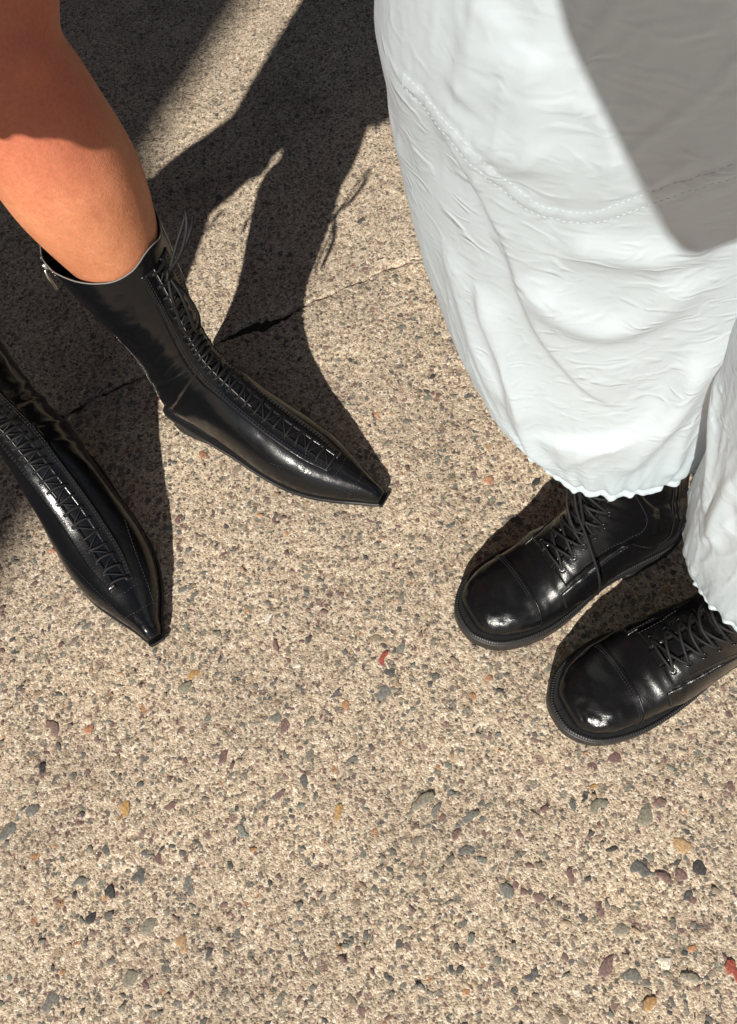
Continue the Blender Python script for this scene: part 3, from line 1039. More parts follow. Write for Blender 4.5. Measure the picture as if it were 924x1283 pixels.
    for i, s in enumerate(es):
        for sg in (1, -1):
            th = float(sf.th_of(s, 0.0108)) * sg
            pos[i, sg] = (s, th)
            put_eyelet(EYE_SMALL, sf, s, th, 0.0017, root)
    for i in range(n):
        (s, a), (_, b) = pos[i, 1], pos[i, -1]
        f = np.linspace(0, 1, 13)
        prof = 0.0012 + 0.0022 * np.sin(f * math.pi) ** 0.5
        jig = random.uniform(-.06, .06)
        lc.tube(sf.at(s + jig * np.sin(f * 3.14) + (f - .5) * random.uniform(-.1, .1), a + (b - a) * f, prof + .0003), 0.0017, 7)
        if i < n - 1:
            for sg in ((1,) if i % 2 else (-1,)):
                (s2, b2) = pos[i + 1, -sg]
                (s1, a1) = pos[i, sg]
                lc.tube(sf.at(s1 + (s2 - s1) * f, a1 + (b2 - a1) * f, 0.0004 + 0.0014 * np.sin(f * math.pi)), 0.0009, 6)
    lc.build("lace", M['lace'], root)
    # zip on the inner side
    zs = np.linspace(10.4, 15.95, 140)
    zt = -math.pi * 0.74
    zp = sf.at(zs, zs * 0 + zt, 0.0012)
    zb = Bag()
    zb.tube(sf.at(zs, zs * 0 + zt, 0.0002), 0.0016, 6)
    zo = zb.build("zip_tape", M['lining'], root)
    tb = Bag()
    for k in range(0, len(zs) - 1, 2):
        q = sf.at(np.array([zs[k], zs[k]]), np.array([zt - 0.035, zt + 0.035]), 0.0016)
        tb.tube(q, 0.0006, 4)
    tb.build("zip_teeth", M['steel'], root)
    zl = Bag()
    p0 = sf.at(15.7, zt, 0.003); nrm = sf.normal(np.array(15.7), np.array(zt))
    zl.tube([p0, p0 + np.array([0, 0, -0.005]), p0 + np.array([0, 0, -0.008])], [0.0035, 0.0042, 0.003], 8)
    zl.tube([p0 + nrm * 0.002 + np.array([0, 0, -0.006]), p0 + nrm * 0.004 + np.array([0, 0, -0.016]), p0 + nrm * 0.004 + np.array([0.001, 0, -0.034])], [0.0012, 0.0022, 0.0026], 8)
    zl.build("zip_pull", M['steel'], root)
    # sole and heel
    rows = []
    for k in range(9, -1, -1):
        q = st[k]
        rows.append((q[2], q[5] + q[4] * .98, q[5] - q[4] * .98))
    rows = [(-.0045, .001 + .004, .001 - .004), (-.001, .001 + .019, .001 - .019), (.010, .0305 + .001, -.0295)] + rows[1:]
    rows.append((.3105, -.004 + .0085, -.004 - .0085))
    zx = [-.02, 0.0, .02, .07, .115, .155, .192, .225, .257, .285, .32]
    zz = [.0375, .0375, .0365, .0335, .0235, .0135, .0080, .0070, .0070, .0080, .0105]
    ztop = lambda x: np.interp(x, zx, zz) + 0.001
    so = sole_part("sole", rows, [(-.004, lambda x: ztop(x)), (.0012, lambda x: ztop(x)), (.0022, lambda x: ztop(x) - .0012), (.0022, lambda x: ztop(x) - .0052), (.0008, lambda x: ztop(x) - .0068), (-.004, lambda x: ztop(x) - .0070)], M['sole'], root, side)
    shade_auto(so)
    heel_t = [(-.0045, .005, -.003), (-.001, .020, -.018), (.010, .030, -.028), (.030, .0335, -.0315), (.050, .0335, -.0315), (.0600, .031, -.029), (.0625, .014, -.012)]
    hl = sole_part("heel", heel_t, [(-.001, lambda x: ztop(x) - .0072), (-.001, .0235), (-.0022, .0060), (-.0014, .0055), (-.0014, .0008), (-.003, .0004)], M['sole'], root, side, 40)
    shade_auto(hl)
    return root, sf, pos


def combat_boot(label, toe, heading, side, lean, lean_y=0.0, group='black lace-up combat boots'):
    L = 0.283
    d = Vector((math.cos(heading), math.sin(heading), 0))
    root = empty("combat_boot", (toe.x - d.x * L, toe.y - d.y * L, 0), heading)
    props(root, label, "boot", group)
    st = [(.2695, .0400, .2700, .0280, .0080, .002, .40, 2.4, 3),
          (.2680, .0445, .2690, .0270, .0175, .002, .38, 2.5, 3),
          (.2630, .0495, .2655, .0265, .0248, .002, .36, 2.5, 3.4),
          (.2525, .0550, .2560, .0262, .0335, .002, .34, 2.5, 3.6),
          (.2360, .0605, .2395, .0260, .0410, .001, .34, 2.5, 4),
          (.2110, .0660, .2140, .0260, .0455, .000, .34, 2.4, 4),
          (.1880, .0755, .1880, .0260, .0468, .000, .34, 2.25, 4),
          (.1700, .0930, .1550, .0270, .0470, .001, .34, 2.15, 4),
          (.1545, .1080, .1200, .0285, .0435, .0015, .36, 2.1, 3.5),
          (.1420, .1250, .0800, .0300, .0400, .0015, .40, 2.1, 3.2),
          (.1330, .1430, .0300, .0310, .0375, .001, .42, 2.1, 2.8),
          (.1270, .1620, -.0010, .0400, .0365, .000, .46, 2.1, 2.4),
          (.1235, .1810, -.0050, .0750, .0375, .000, .5, 2.15, 2.2),
          (.1220, .2000, .0020, .1150, .0395, .000, .5, 2.15, 2.1),
          (.1220, .2220, .0060, .1600, .0430, .000, .5, 2.1, 2.1),
          (.1230, .2450, .0060, .2100, .0470, .000, .5, 2.05, 2.05),
          (.1240, .2700, .0040, .2620, .0500, .000, .5, 2.05, 2.05)]

    def disp(s, th):
        v = 0
        for (s0, sl, a, w, ph, sp) in ((10.4, .8, .0016, .22, .3, 1.1), (11.2, -.6, -.0015, .2, 1.2, -1.0), (12.0, .7, .0016, .25, 2.0, 1.3), (12.8, -.6, -.0012, .2, .4, 2.2), (7.2, .35, -.0009, .16, 1.7, .3), (6.75, .3, .0008, .14, 1.2, -.3)):
            v = v + crease(s, th, s0, sl, a, w, ph, sp * side)
        fade = sstep(1.0, 3.0, s)
        return (v + 0.0006 * vnoise(s * 2.0 + 5, th * 3, 3) + 0.00025 * vnoise(s * 5 + 5, th * 6, 4)) * fade
    sf = Surf(st, side, (lean, lean_y), disp)
    up, rim = upper_mesh(sf, 170, 96, M['calf'], root)
    fix_normals(up)
    stb = Bag()
    # toe cap seam: cap lies over the vamp
    a = np.linspace(-1.75, 1.75, 60)
    cs = 5.15 + 0.10 * np.cos(a)
    for q in (0.0, ):
        cap_s = np.linspace(1.2, 1.0, 2)
    lip = Bag()
    lip.tube(sf.at(cs, a, 0.0003), 0.0010, 6)
    lip.build("toe_cap_edge", M['calf'], root)
    stitches(sf, stb, cs - 0.10, a, 0.0004, 0.0022, 0.0010, 0.00035)
    stitches(sf, stb, cs - 0.20, a, 0.0004, 0.0022, 0.0010, 0.00035)
    # facings with a squared lower tab
    S0, S1 = 6.75, 15.9
    ss = np.linspace(S0, S1, 90)
    for sg in (1, -1):
        gi = 0.0095 + 0.004 * sstep(8, 12, ss)
        go = gi + 0.0215 + 0.004 * sstep(9, 13, ss)
        lo, hi = sf.th_of(ss, gi), sf.th_of(ss, go)
        o = panel(sf, ss, lo * sg, hi * sg, 0.0017, M['calf'], "facing", root, 8)
        fix_normals(o)
        stitches(sf, stb, ss, sf.th_of(ss, go - 0.0022) * sg, 0.0019, 0.0024, 0.0011)
        stitches(sf, stb, ss, sf.th_of(ss, gi + 0.0020) * sg, 0.0019, 0.0024, 0.0011)
        # quarter panel sweeping from the tab down to the welt
        qs = np.linspace(6.35, 10.2, 50)
        o = panel(sf, qs, sg * (sf.th_of(qs, 0.033 + 0 * qs) + 0.02), sg * np.minimum(2.0, 1.35 + 0.35 * (qs - 6.35)), 0.0010, M['calf'], "quarter", root, 10)
        fix_normals(o)
        qq = np.linspace(6.42, 10.0, 50)
        stitches(sf, stb, qq, sg * (sf.th_of(qq, 0.0335 + 0 * qq) + 0.07), 0.0012, 0.0024, 0.0011)
        e = np.linspace(0.1, 0.95, 20)
        stitches(sf, stb, 6.42 + 0 * e, sg * (0.85 + 0.55 * e), 0.0012, 0.0024, 0.0011)
        # heel counter
        hb = np.linspace(9.3, 12.0, 36)
        wv = 1.05 - 0.30 * (hb - 9.3) / 2.7
        o = panel(sf, hb, sg * (math.pi - wv), sg * (math.pi - 0.015 + 0 * hb), 0.0012, M['calf'], "heel_counter", root, 10)
        fix_normals(o)
        stitches(sf, stb, hb, sg * (math.pi - wv + 0.05), 0.0014, 0.0024, 0.0011)
    bs = np.linspace(11.6, 15.9, 40)
    o = panel(sf, bs, math.pi - 0.2 + 0 * bs, math.pi + 0.2 + 0 * bs, 0.0015, M['calf'], "back_strip", root, 6)
    fix_normals(o)
    # tongue cushions seen between the laces
    tg = np.linspace(6.6, 15.9, 120)
    gi = 0.0090 + 0.004 * sstep(8, 12, tg)
    o = panel(sf, tg, -sf.th_of(tg, gi), sf.th_of(tg, gi), 0.0008, M['calf'], "tongue", root, 9)
    fix_normals(o)
    # zip on the inner side
    zt = -math.pi * 0.60
    zs = np.linspace(10.2, 15.9, 110)
    for w_ in (-0.10, 0.10):
        stitches(sf, stb, zs, zs * 0 + zt + w_, 0.0012, 0.0024, 0.0011)
    for w_ in (-0.05, 0.05):
        o = panel(sf, zs, zt + w_ - 0.035 + 0 * zs, zt + w_ + 0.035 + 0 * zs, 0.0016, M['calf'], "zip_guard", root, 4)
        fix_normals(o)
    tb = Bag()
    for k in range(0, len(zs) - 1):
        tb.tube(sf.at(np.array([zs[k], zs[k]]), np.array([zt - 0.018, zt + 0.018]), 0.0008), 0.0006, 4)
    tb.build("zip_teeth", M['black_metal'], root)
    stb.build("stitching", M['thread'], root)["kind"] = "stuff"
    # laces through eight pairs of eyelets
    es = np.concatenate([np.linspace(7.05, 9.6, 4), np.linspace(10.5, 15.6, 6)])
    pos = {}
    for i, s in enumerate(es):
        for sg in (1, -1):
            th = float(sf.th_of(s, 0.0185 + 0.004 * float(sstep(8, 12, s)))) * sg
            pos[i, sg] = (s, th)
            put_eyelet(EYE_BIG, sf, s, th, 0.0018, root)
    lc = Bag()
    f = np.linspace(0, 1, 19)
    for i in range(len(es) - 1):
        for sg in (1, -1):
            (s1, a1), (s2, b2) = pos[i, sg], pos[i + 1, -sg]
            top = 0.0052 if sg == 1 else 0.0034
            off = 0.0005 + top * np.sin(f * math.pi) ** 0.7
            j = random.uniform(-.12, .12)
            lc.tube(sf.at(s1 + (s2 - s1) * f + j * np.sin(f * math.pi), a1 + (b2 - a1) * f, off), 0.00165, 8)
    (s1, a1), (_, b1) = pos[0, 1], pos[0, -1]
    lc.tube(sf.at(s1 + 0 * f, a1 + (b1 - a1) * f, 0.0005 + 0.0042 * np.sin(f * math.pi) ** 0.7), 0.00165, 8)
    lc.build("lace", M['lace'], root)
    # welt, outsole, heel
    rows = [(-.0075, .006, -.006), (-.0035, .0195, -.0195), (.008, .0300, -.0300), (.030, .0345, -.0340), (.070, .0350, -.0330), (.110, .0390, -.0335), (.150, .0465, -.0415), (.185, .0500, -.0475), (.212, .0495, -.0475),
            (.238, .0445, -.0425), (.256, .0368, -.0348), (.267, .0265, -.0240), (.2735, .0160, -.0140), (.2755, .0050, -.0030)]
    wl = sole_part("welt", rows, [(-.004, .0290), (.0035, .0290), (.0048, .0280), (.0048, .0250), (.0036, .0242), (.0030, .0238)], M['sole'], root, side)
    shade_auto(wl, 35)
    zb = lambda x: np.where(x < 0.078, 0.0125, 0.0) + 0.0125 * (1 - sstep(0.135, 0.165, x)) * (x >= 0.078) + 0.0035 * sstep(.22, .29, x)
    so = sole_part("outsole", rows, [(.0020, .0240), (.0034, .0232), (.0056, .0222), (.0058, lambda x: np.minimum(zb(x) + .012, .020)), (.0054, lambda x: zb(x) + .002), (.0040, lambda x: zb(x) + .0004), (-.006, lambda x: zb(x) + .0002)], M['sole'], root, side)
    shade_auto(so, 35)
    hrow = [(-.0075, .006, -.006), (-.0035, .0195, -.0195), (.008, .0300, -.0300), (.030, .0345, -.0340), (.060, .0352, -.0348), (.0775, .0350, -.0345), (.0785, .0250, -.0240)]
    hl = sole_part("heel", hrow, [(.0030, .0150), (.0052, .0128), (.0050, .0022), (.0036, .0006), (-.004, .0004)], M['sole'], root, side, 60)
    shade_auto(hl, 35)
    # ribbed stitching round the welt
    P, N, n = outline_loop(rows, 90)
    d_ = np.concatenate([[0], np.cumsum(np.linalg.norm(np.diff(P, axis=0), axis=1))])
    wb = Bag()
    t = 0.0
    while t < d_[-1]:
        q = np.array([np.interp(t, d_, P[:, 0]), np.interp(t, d_, P[:, 1])])
        nn = np.array([np.interp(t, d_, N[:, 0]), np.interp(t, d_, N[:, 1])])
        a_, b_ = q + nn * 0.0008, q + nn * 0.0046
        wb.tube([(a_[0], a_[1] * side, .0291), (b_[0] * .5 + a_[0] * .5, (b_[1] * .5 + a_[1] * .5) * side, .0297), (b_[0], b_[1] * side, .0282), (b_[0] + nn[0] * .0006, (b_[1] + nn[1] * .0006) * side, .0262)], [0.0006, 0.00075, 0.0007, 0.0004], 5)
        t += 0.0026
    wb.build("welt_ribs", M['sole'], root)
    return root, sf, pos


def world_pts(root, P):
    m = Matrix.Translation(root.location) @ Matrix.Rotation(root.rotation_euler.z, 4, 'Z')
    return [m @ Vector(p) for p in np.asarray(P).tolist()]


def local_pts(root, P):
    m = (Matrix.Translation(root.location) @ Matrix.Rotation(root.rotation_euler.z, 4, 'Z')).inverted()
    return [m @ Vector(p) for p in P]


def heading(a, b):
    return math.atan2(b.y - a.y, b.x - a.x)


toe1, toe2 = at(483, 627), at(196, 808)
h1 = heading(at(222, 512), toe1)
h2 = h1 - R(30)
boot1, sf1, pos1 = pointed_boot("pointed black lace-up boot under the bare shin, its bow and side zip showing", toe1, h1, 1, -0.22)
boot2, sf2, pos2 = pointed_boot("pointed black lace-up boot nearer the lower left, its toe aimed down at the camera", toe2, h2, -1, -0.34, -0.15, wide=1.07, tall=0.03)

toeA, toeB = at(575, 792), at(689, 904)
hA = heading(at(838, 690), toeA) + R(7)
hB = hA - R(2)
bootA, sfA, posA = combat_boot("chunky round-toed combat boot under the gathered hem, with a loose lace end", toeA, hA, -1, 0.12, -0.30)
bootB, sfB, posB = combat_boot("chunky round-toed combat boot nearest the camera, cut by the right edge", toeB, hB, 1, 0.10, 0.06)


def bow(root, sf, s, pts_sets, rad):
    b = Bag()
    for pts in pts_sets:
        b.tube(smooth_path(pts, 26), rad, 7)
    return b.build("bow", M['lace'], root)


# bow of the first pointed boot: two loops and two ends in the boot's own frame
def bow_pts(sf, s):
    c = sf.at(s, 0.0, 0.006)
    t = sf.at(s + 0.3, 0.0, 0.006) - sf.at(s - 0.3, 0.0, 0.006); t /= np.linalg.norm(t)
    n = sf.normal(np.array(s), np.array(0.0))
    y = np.cross(t, n)
    P = lambda a, b, q: c + t * a + y * b + n * q
    return P


P = bow_pts(sf1, 15.35)
sets = [[P(0.0000, 0.0000, 0.0000), P(0.0192, 0.0120, 0.0192), P(0.0408, 0.0264, 0.0288), P(0.0528, 0.0372, 0.0264), P(0.0432, 0.0396, 0.0192), P(0.0216, 0.0216, 0.0096), P(0.0000, 0.0012, 0.0024)],
        [P(0.0000, 0.0000, 0.0012), P(-0.0168, -0.0048, 0.0120), P(-0.0408, -0.0096, 0.0144), P(-0.0648, -0.0096, 0.0096), P(-0.0720, -0.0024, 0.0060), P(-0.0600, 0.0060, 0.0060), P(-0.0312, 0.0048, 0.0072), P(0.0000, 0.0000, 0.0036)],
        [P(0.0000, 0.0000, 0.0024), P(-0.0144, -0.0120, 0.0072), P(-0.0360, -0.0144, 0.0048), P(-0.0552, -0.0180, 0.0024), P(-0.0720, -0.0156, 0.0024)],
        [P(0.0000, 0.0000, 0.0024), P(0.0120, 0.0144, 0.0120), P(0.0288, 0.0336, 0.0216), P(0.0360, 0.0480, 0.0192)],
        [P(0.0036, 0.0048, 0.0000), P(0.0048, 0.0000, 0.0048), P(0.0000, -0.0048, 0.0048), P(-0.0036, -0.0036, 0.0000)]]
bow(boot1, sf1, 15.35, sets, 0.0018)
P = bow_pts(sf2, 15.35)
bow(boot2, sf2, 15.35, [[p * np.array([1, 1, 1]) for p in q] for q in [[P(0, 0, 0), P(.016, .010, .016), P(.034, .022, .024), P(.036, .033, .016), P(.018, .018, .008), P(0, .001, .002)],
     [P(0, 0, .001), P(-.014, -.004, .010), P(-.054, -.008, .008), P(-.050, .005, .005), P(0, 0, .003)]]], 0.0013)
# loose lace end and loop of the combat boot, hanging from the hem over the tongue
def on(sf, rows):
    return [sf.at(np.array(r[0]), np.array(r[1]), r[2]) for r in rows]


sets = [on(sfA, [(14.6, .10, .007), (13.4, .04, .010), (12.0, .02, .013), (10.8, -.10, .014), (9.8, -.32, .013), (9.0, -.58, .014), (8.4, -.85, .016), (7.95, -1.1, .014), (7.7, -1.32, .010)]),
        on(sfA, [(14.6, -.06, .007), (13.2, .10, .012), (12.0, .20, .014), (10.6, .16, .013), (9.7, -.02, .011), (9.5, -.16, .010), (10.2, -.24, .011), (11.4, -.14, .013), (13.0, -.06, .011), (14.6, -.04, .008)])]
bow(bootA, sfA, 12.2, sets, 0.0016)


# ------------------------------------------------------------------ people
def limb(bag, pts, radii, seg=20, n=None, flat=1.0):
    n = n or (len(pts) * 5)
    P = smooth_path(pts, n)
    r = catmull(np.array(radii, float)[:, None], np.linspace(0, len(radii) - 1, n))[:, 0]
    # rounded ends
    V, F = tube_vf(P, r, seg)
    bag.add(V, F)
    for c, rr in ((P[0], r[0]), (P[-1], r[-1])):
        ball(bag, c, (rr * .99, rr * .99, rr * .99))


def ball(bag, c, r, nu=10, nv=16):
    V, F = [], []
    for i in range(nu + 1):
        a = math.pi * i / nu
        for k in range(nv):
            b = 2 * math.pi * k / nv
            V.append((c[0] + r[0] * math.sin(a) * math.cos(b), c[1] + r[1] * math.sin(a) * math.sin(b), c[2] + r[2] * math.cos(a)))
    for i in range(nu):
        for k in range(nv):
            F.append((i * nv + k, (i + 1) * nv + k, (i + 1) * nv + (k + 1) % nv, i * nv + (k + 1) % nv))
    bag.add(V, F)


def rings(bag, rows, rz, seg=28):
    """torso or garment: rows of (x, y, z, half width, half depth); rz turns the width axis"""
    c, s = math.cos(rz), math.sin(rz)
    Rr = smooth_path(rows, len(rows) * 5)if len(rows[0]) == 3 else catmull(np.array(rows, float), np.linspace(0, len(rows) - 1, len(rows) * 5))
    V, F = [], []
    for (x, y, z, a, b) in Rr:
        for k in range(seg):
            t = 2 * math.pi * k / seg
            u, v = a * math.cos(t), b * math.sin(t)
            V.append((x + c * u - s * v, y + s * u + c * v, z))
    n = len(Rr)
    F = grid_faces(n, seg, True)
    F.append(tuple(range(seg - 1, -1, -1))); F.append(tuple(range((n - 1) * seg, n * seg)))
    bag.add(V, F)


def fuse(o, voxel, smooth_n, factor=0.5):
    m = o.modifiers.new("fuse", 'REMESH'); m.mode = 'VOXEL'; m.voxel_size = voxel; m.use_smooth_shade = True
    s = o.modifiers.new("relax", 'SMOOTH'); s.factor = factor; s.iterations = smooth_n


def hand(bag, wrist, d, side_v, palm_n, curl=0.5, s=1.0):
    """a palm with four bent fingers and a thumb"""
    d, side_v, palm_n = Vector(d).normalized(), Vector(side_v).normalized(), Vector(palm_n).normalized()
    w = Vector(wrist)
    for k in range(4):
        o = (k - 1.5) * 0.019 * s
        limb(bag, [w + side_v * o * .6, w + d * .045 * s + side_v * o, w + d * .085 * s + side_v * o], [.013 * s, .013 * s, .011 * s], 10)
        ln = (.068, .078, .073, .056)[k] * s
        k0 = w + d * .088 * s + side_v * o
        d1 = (d + palm_n * curl).normalized(); d2 = (d + palm_n * curl * 2.2).normalized(); d3 = (d + palm_n * curl * 3.5).normalized()
        p1 = k0 + d1 * ln * .45; p2 = p1 + d2 * ln * .3; p3 = p2 + d3 * ln * .25
        limb(bag, [k0, p1, p2, p3], [.0095 * s, .0088 * s, .0080 * s, .0068 * s], 10)
    t0 = w + d * .02 * s - side_v * .024 * s
    limb(bag, [t0, t0 + d * .03 * s - side_v * .022 * s + palm_n * .01 * s, t0 + d * .058 * s - side_v * .026 * s + palm_n * .022 * s], [.014 * s, .011 * s, .0085 * s], 10)


def head(bag, c, face):
    """skull, jaw, nose and ears round centre c, looking along face"""
    f = Vector((face[0], face[1], 0)).normalized(); s = Vector((-f.y, f.x, 0)); c = Vector(c)
    ball(bag, c, (.078, .078, .10))
    ball(bag, c + f * .022, (.068, .068, .085))
    ball(bag, c + f * .035 - Vector((0, 0, .07)), (.045, .045, .045))
    limb(bag, [c + f * .082 + Vector((0, 0, .012)), c + f * .100 - Vector((0, 0, .022))], [.008, .013], 8)
    limb(bag, [c + f * .078 + s * .018 - Vector((0, 0, .055)), c + f * .084 - Vector((0, 0, .055)), c + f * .078 - s * .018 - Vector((0, 0, .055))], [.006, .008, .006], 8)
    for sg in (1, -1):
        ball(bag, c + s * sg * .08 - Vector((0, 0, .01)), (.014, .014, .028))
        ball(bag, c + f * .072 + s * sg * .031 + Vector((0, 0, .012)), (.013, .013, .011))


def build_person(label, feet_ankles, knees, hips, pelvis, chest, shoulders, elbows, wrists, head_c, face, leg_r, hand_dirs, knee_dir=None, group=None, name="person", voxel=0.006, mids=None):
    b = Bag()
    ft = Vector((face[0], face[1], 0)).normalized()
    latz = math.atan2(ft.x, -ft.y)
    for i in (0, 1):
        a, k, h = Vector(feet_ankles[i]), Vector(knees[i]), Vector(hips[i])
        sh = Vector(mids[i]) if mids and mids[i] is not None else a.lerp(k, .62) + Vector((0.002, 0.004, 0))
        limb(b, [a + Vector((0, 0, -.05)), a, a.lerp(sh, .48), sh, sh.lerp(k, .6), k, k.lerp(h, .2), k.lerp(h, .6), h], leg_r, 26, 70)
        kd = (knee_dir or ft)
        kb = k + Vector(kd) * leg_r[5] * .62
        ball(b, kb + Vector((0, 0, .004)), (.027, .027, .032))
        ball(b, kb - Vector((0, 0, .045)), (.018, .018, .022))
    p, c = Vector(pelvis), Vector(chest)
    rings(b, [(p.x, p.y, p.z - .09, .14, .10), (p.x, p.y, p.z, .165, .115), (*(p.lerp(c, .45)), .125, .085), (*c, .15, .10), (c.x, c.y, c.z + .12, .145, .085), (c.x, c.y, c.z + .17, .07, .06)], latz)
    hc = Vector(head_c)
    limb(b, [c + Vector((0, 0, .10)), c.lerp(hc, .6), hc - Vector((0, 0, .06))], [.06, .05, .05], 14)
    head(b, hc, face)
    for i in (0, 1):
        s_, e, w = Vector(shoulders[i]), Vector(elbows[i]), Vector(wrists[i])
        limb(b, [c + Vector((0, 0, .10)), s_, s_.lerp(e, .5), e, e.lerp(w, .35), w], [.05, .048, .040, .034, .034, .022], 14, 40)
        hand(b, w, *hand_dirs[i])
    o = b.build(name, M['skin'])
    fix_normals(o)
    fuse(o, voxel, 8)
    props(o, label, "person", group)
    return o


def garment(person, rows, rz, mat, name, thick=True):
    b = Bag()
    rings(b, rows, rz, 48)
    o = b.build(name, mat, person)
    return o


def hair_of(person, c, face, length=.22):
    f = Vector((face[0], face[1], 0)).normalized(); c = Vector(c)
    b = Bag()
    ball(b, c - f * .016 + Vector((0, 0, .018)), (.092, .092, .105))
    b2 = c - f * .05
    limb(b, [b2, b2 - Vector((0, 0, length * .5)), b2 - Vector((0, 0, length)) - f * .02], [.085, .075, .045], 16)
    o = b.build("hair", M['hair'], person)
    fuse(o, .01, 4)
    return o


# -- the person in the pointed boots
dL = Vector((math.cos(h1), math.sin(h1), 0))
topc1 = sum((Vector(p) for p in world_pts(boot1, sf1.at(np.full(16, 15.9), np.linspace(0, 6.28, 16, endpoint=False)))), Vector()) / 16
ank1 = sum((Vector(p) for p in world_pts(boot1, sf1.at(np.full(16, 11.0), np.linspace(0, 6.28, 16, endpoint=False)))), Vector()) / 16
topc2 = sum((Vector(p) for p in world_pts(boot2, sf2.at(np.full(16, 15.9), np.linspace(0, 6.28, 16, endpoint=False)))), Vector()) / 16
ank2 = sum((Vector(p) for p in world_pts(boot2, sf2.at(np.full(16, 11.0), np.linspace(0, 6.28, 16, endpoint=False)))), Vector()) / 16
faceL = (0.72, -0.69)
knee1 = topc1 + Vector((-0.016, 0.000, 0.205))
knee2 = Vector((-0.41, 0.50, 0.52))
hip1, hip2 = Vector((-0.178, 0.767, 0.86)), Vector((-0.293, 0.651, 0.86))
pelL, chL = Vector((-0.235, 0.714, 0.93)), Vector((-0.225, 0.713, 1.22))
LEGR = [.022, .024, .036, .0620, .0600, .058, .066, .080, .088]
personL = build_person("bare-legged person in the pointed boots, one tanned knee and shin showing", (ank1, ank2), (knee1, knee2), (hip1, hip2), pelL, chL,
                       ((-0.118, 0.841, 1.36), (-0.349, 0.607, 1.36)), ((-0.19, 0.70, 1.08), (-0.42, 0.50, 1.08)), ((-0.318, 0.340, .800), (-0.372, 0.366, .800)),
                       (-0.197, 0.689, 1.57), faceL, LEGR, (((.1, -.22, -.95), (.906, -.42, .1), (.4, .9, 0), .15), ((.1, -.22, -.95), (-.906, .42, -.1), (.4, .9, 0), .15)), knee_dir=Vector((0.721, -0.693, 0)), voxel=0.0045, mids=(None, topc2))
rzL = math.atan2(faceL[0], -faceL[1])
garment(personL, [(-0.235, 0.714, 0.76, .155, .125), (-0.235, 0.714, 0.86, .175, .13), (-0.235, 0.714, 1.0, .15, .11), (-0.230, 0.713, 1.05, .14, .10)], rzL, M['dark_cloth'], "shorts")
garment(personL, [(-0.230, 0.713, 1.03, .145, .105), (-0.225, 0.713, 1.2, .165, .115), (-0.225, 0.713, 1.33, .17, .11), (-0.225, 0.713, 1.4, .08, .07)], rzL, M['dark_cloth'], "top")
hair_of(personL, (-0.197, 0.689, 1.57), faceL)

# -- the person in the white trousers
faceR = (math.cos(hA), math.sin(hA))
dR = Vector((faceR[0], faceR[1], 0))


def ring_c(root, sf, s):
    return sum((Vector(p) for p in world_pts(root, sf.at(np.full(16, s), np.linspace(0, 6.28, 16, endpoint=False)))), Vector()) / 16


ankA, ankB = ring_c(bootA, sfA, 12.0), ring_c(bootB, sfB, 12.0)
topA, topB = ring_c(bootA, sfA, 15.8), ring_c(bootB, sfB, 15.8)
pelR = Vector((0.409, 0.373, 0.96)); chR = Vector((0.430, 0.380, 1.25))
sR = Vector((-dR.y, dR.x, 0))
personR = build_person("person in billowing white trousers and chunky combat boots at right", (ankA, ankB), (topA + Vector((.0, .09, .20)), topB + Vector((.03, .06, .20))),
                       (pelR - sR * .09 - Vector((0, 0, .08)), pelR + sR * .09 - Vector((0, 0, .08))), pelR, chR,
                       (chR - sR * .17 + Vector((0, 0, .13)), chR + sR * .17 + Vector((0, 0, .13))), (chR - sR * .26 - Vector((0, 0, .13)), chR + sR * .26 - Vector((0, 0, .13))),
                       (chR - sR * .27 + dR * .04 - Vector((0, 0, .36)), chR + sR * .27 + dR * .04 - Vector((0, 0, .36))), chR + Vector((0, 0, .36)) + dR * .02, faceR,
                       [.024, .024, .032, .046, .045, .05, .056, .07, .08], (((0, 0, -1), tuple(dR), tuple(sR), .25), ((0, 0, -1), tuple(-dR), tuple(-sR), .25)))
rzR = math.atan2(faceR[0], -faceR[1])
garment(personR, [(*pelR.to_tuple()[:2], 1.02, .15, .105), (*chR.to_tuple()[:2], 1.22, .165, .115), (*chR.to_tuple()[:2], 1.36, .17, .11), (*chR.to_tuple()[:2], 1.43, .08, .07)], rzR, M['dark_cloth'], "top")
hair_of(personR, chR + Vector((0, 0, .36)) + dR * .02, faceR)


# ------------------------------------------------------------------ the white trousers
def seg_dist(X, Y, poly):
    """distance, signed side and run fraction of points to a polyline"""
    best = np.full(X.shape, 1e9); side = np.zeros(X.shape); frac = np.zeros(X.shape)
    P = np.array(poly, float)
    L = np.concatenate([[0], np.cumsum(np.hypot(*np.diff(P, axis=0).T))])
    for i in range(len(P) - 1):
        a, b = P[i], P[i + 1]
        d = b - a; l2 = (d ** 2).sum()
        t = np.clip(((X - a[0]) * d[0] + (Y - a[1]) * d[1]) / l2, 0, 1)
        qx, qy = X - a[0] - t * d[0], Y - a[1] - t * d[1]
        r = np.hypot(qx, qy)
        s = np.sign(d[0] * (Y - a[1]) - d[1] * (X - a[0]))
        k = r < best
        best = np.where(k, r, best); side = np.where(k, s, side); frac = np.where(k, (L[i] + t * np.sqrt(l2)) / L[-1], frac)
    return best, side, frac


def fold_field(A, Z, folds):
    out = np.zeros(A.shape)
    for (kind, poly, amp, w, w2) in folds:
        P = np.array(poly, float)
        P = catmull(P, np.linspace(0, len(P) - 1, len(P) * 5))
        d, s, f = seg_dist(A, Z, P)
        end = sstep(0, 0.18, f) * sstep(1.0, 0.82, f)
        sd_ = d * s
        if kind == 'ridge':
            out += amp * np.exp(-(d / w) ** 2) * end
        elif kind == 'step':     # sharp on the right-hand side of travel, long slope on the left
            out += amp * np.where(sd_ > 0, np.exp(-(d / w2) ** 2), np.exp(-(d / w) ** 2)) * end
    return out


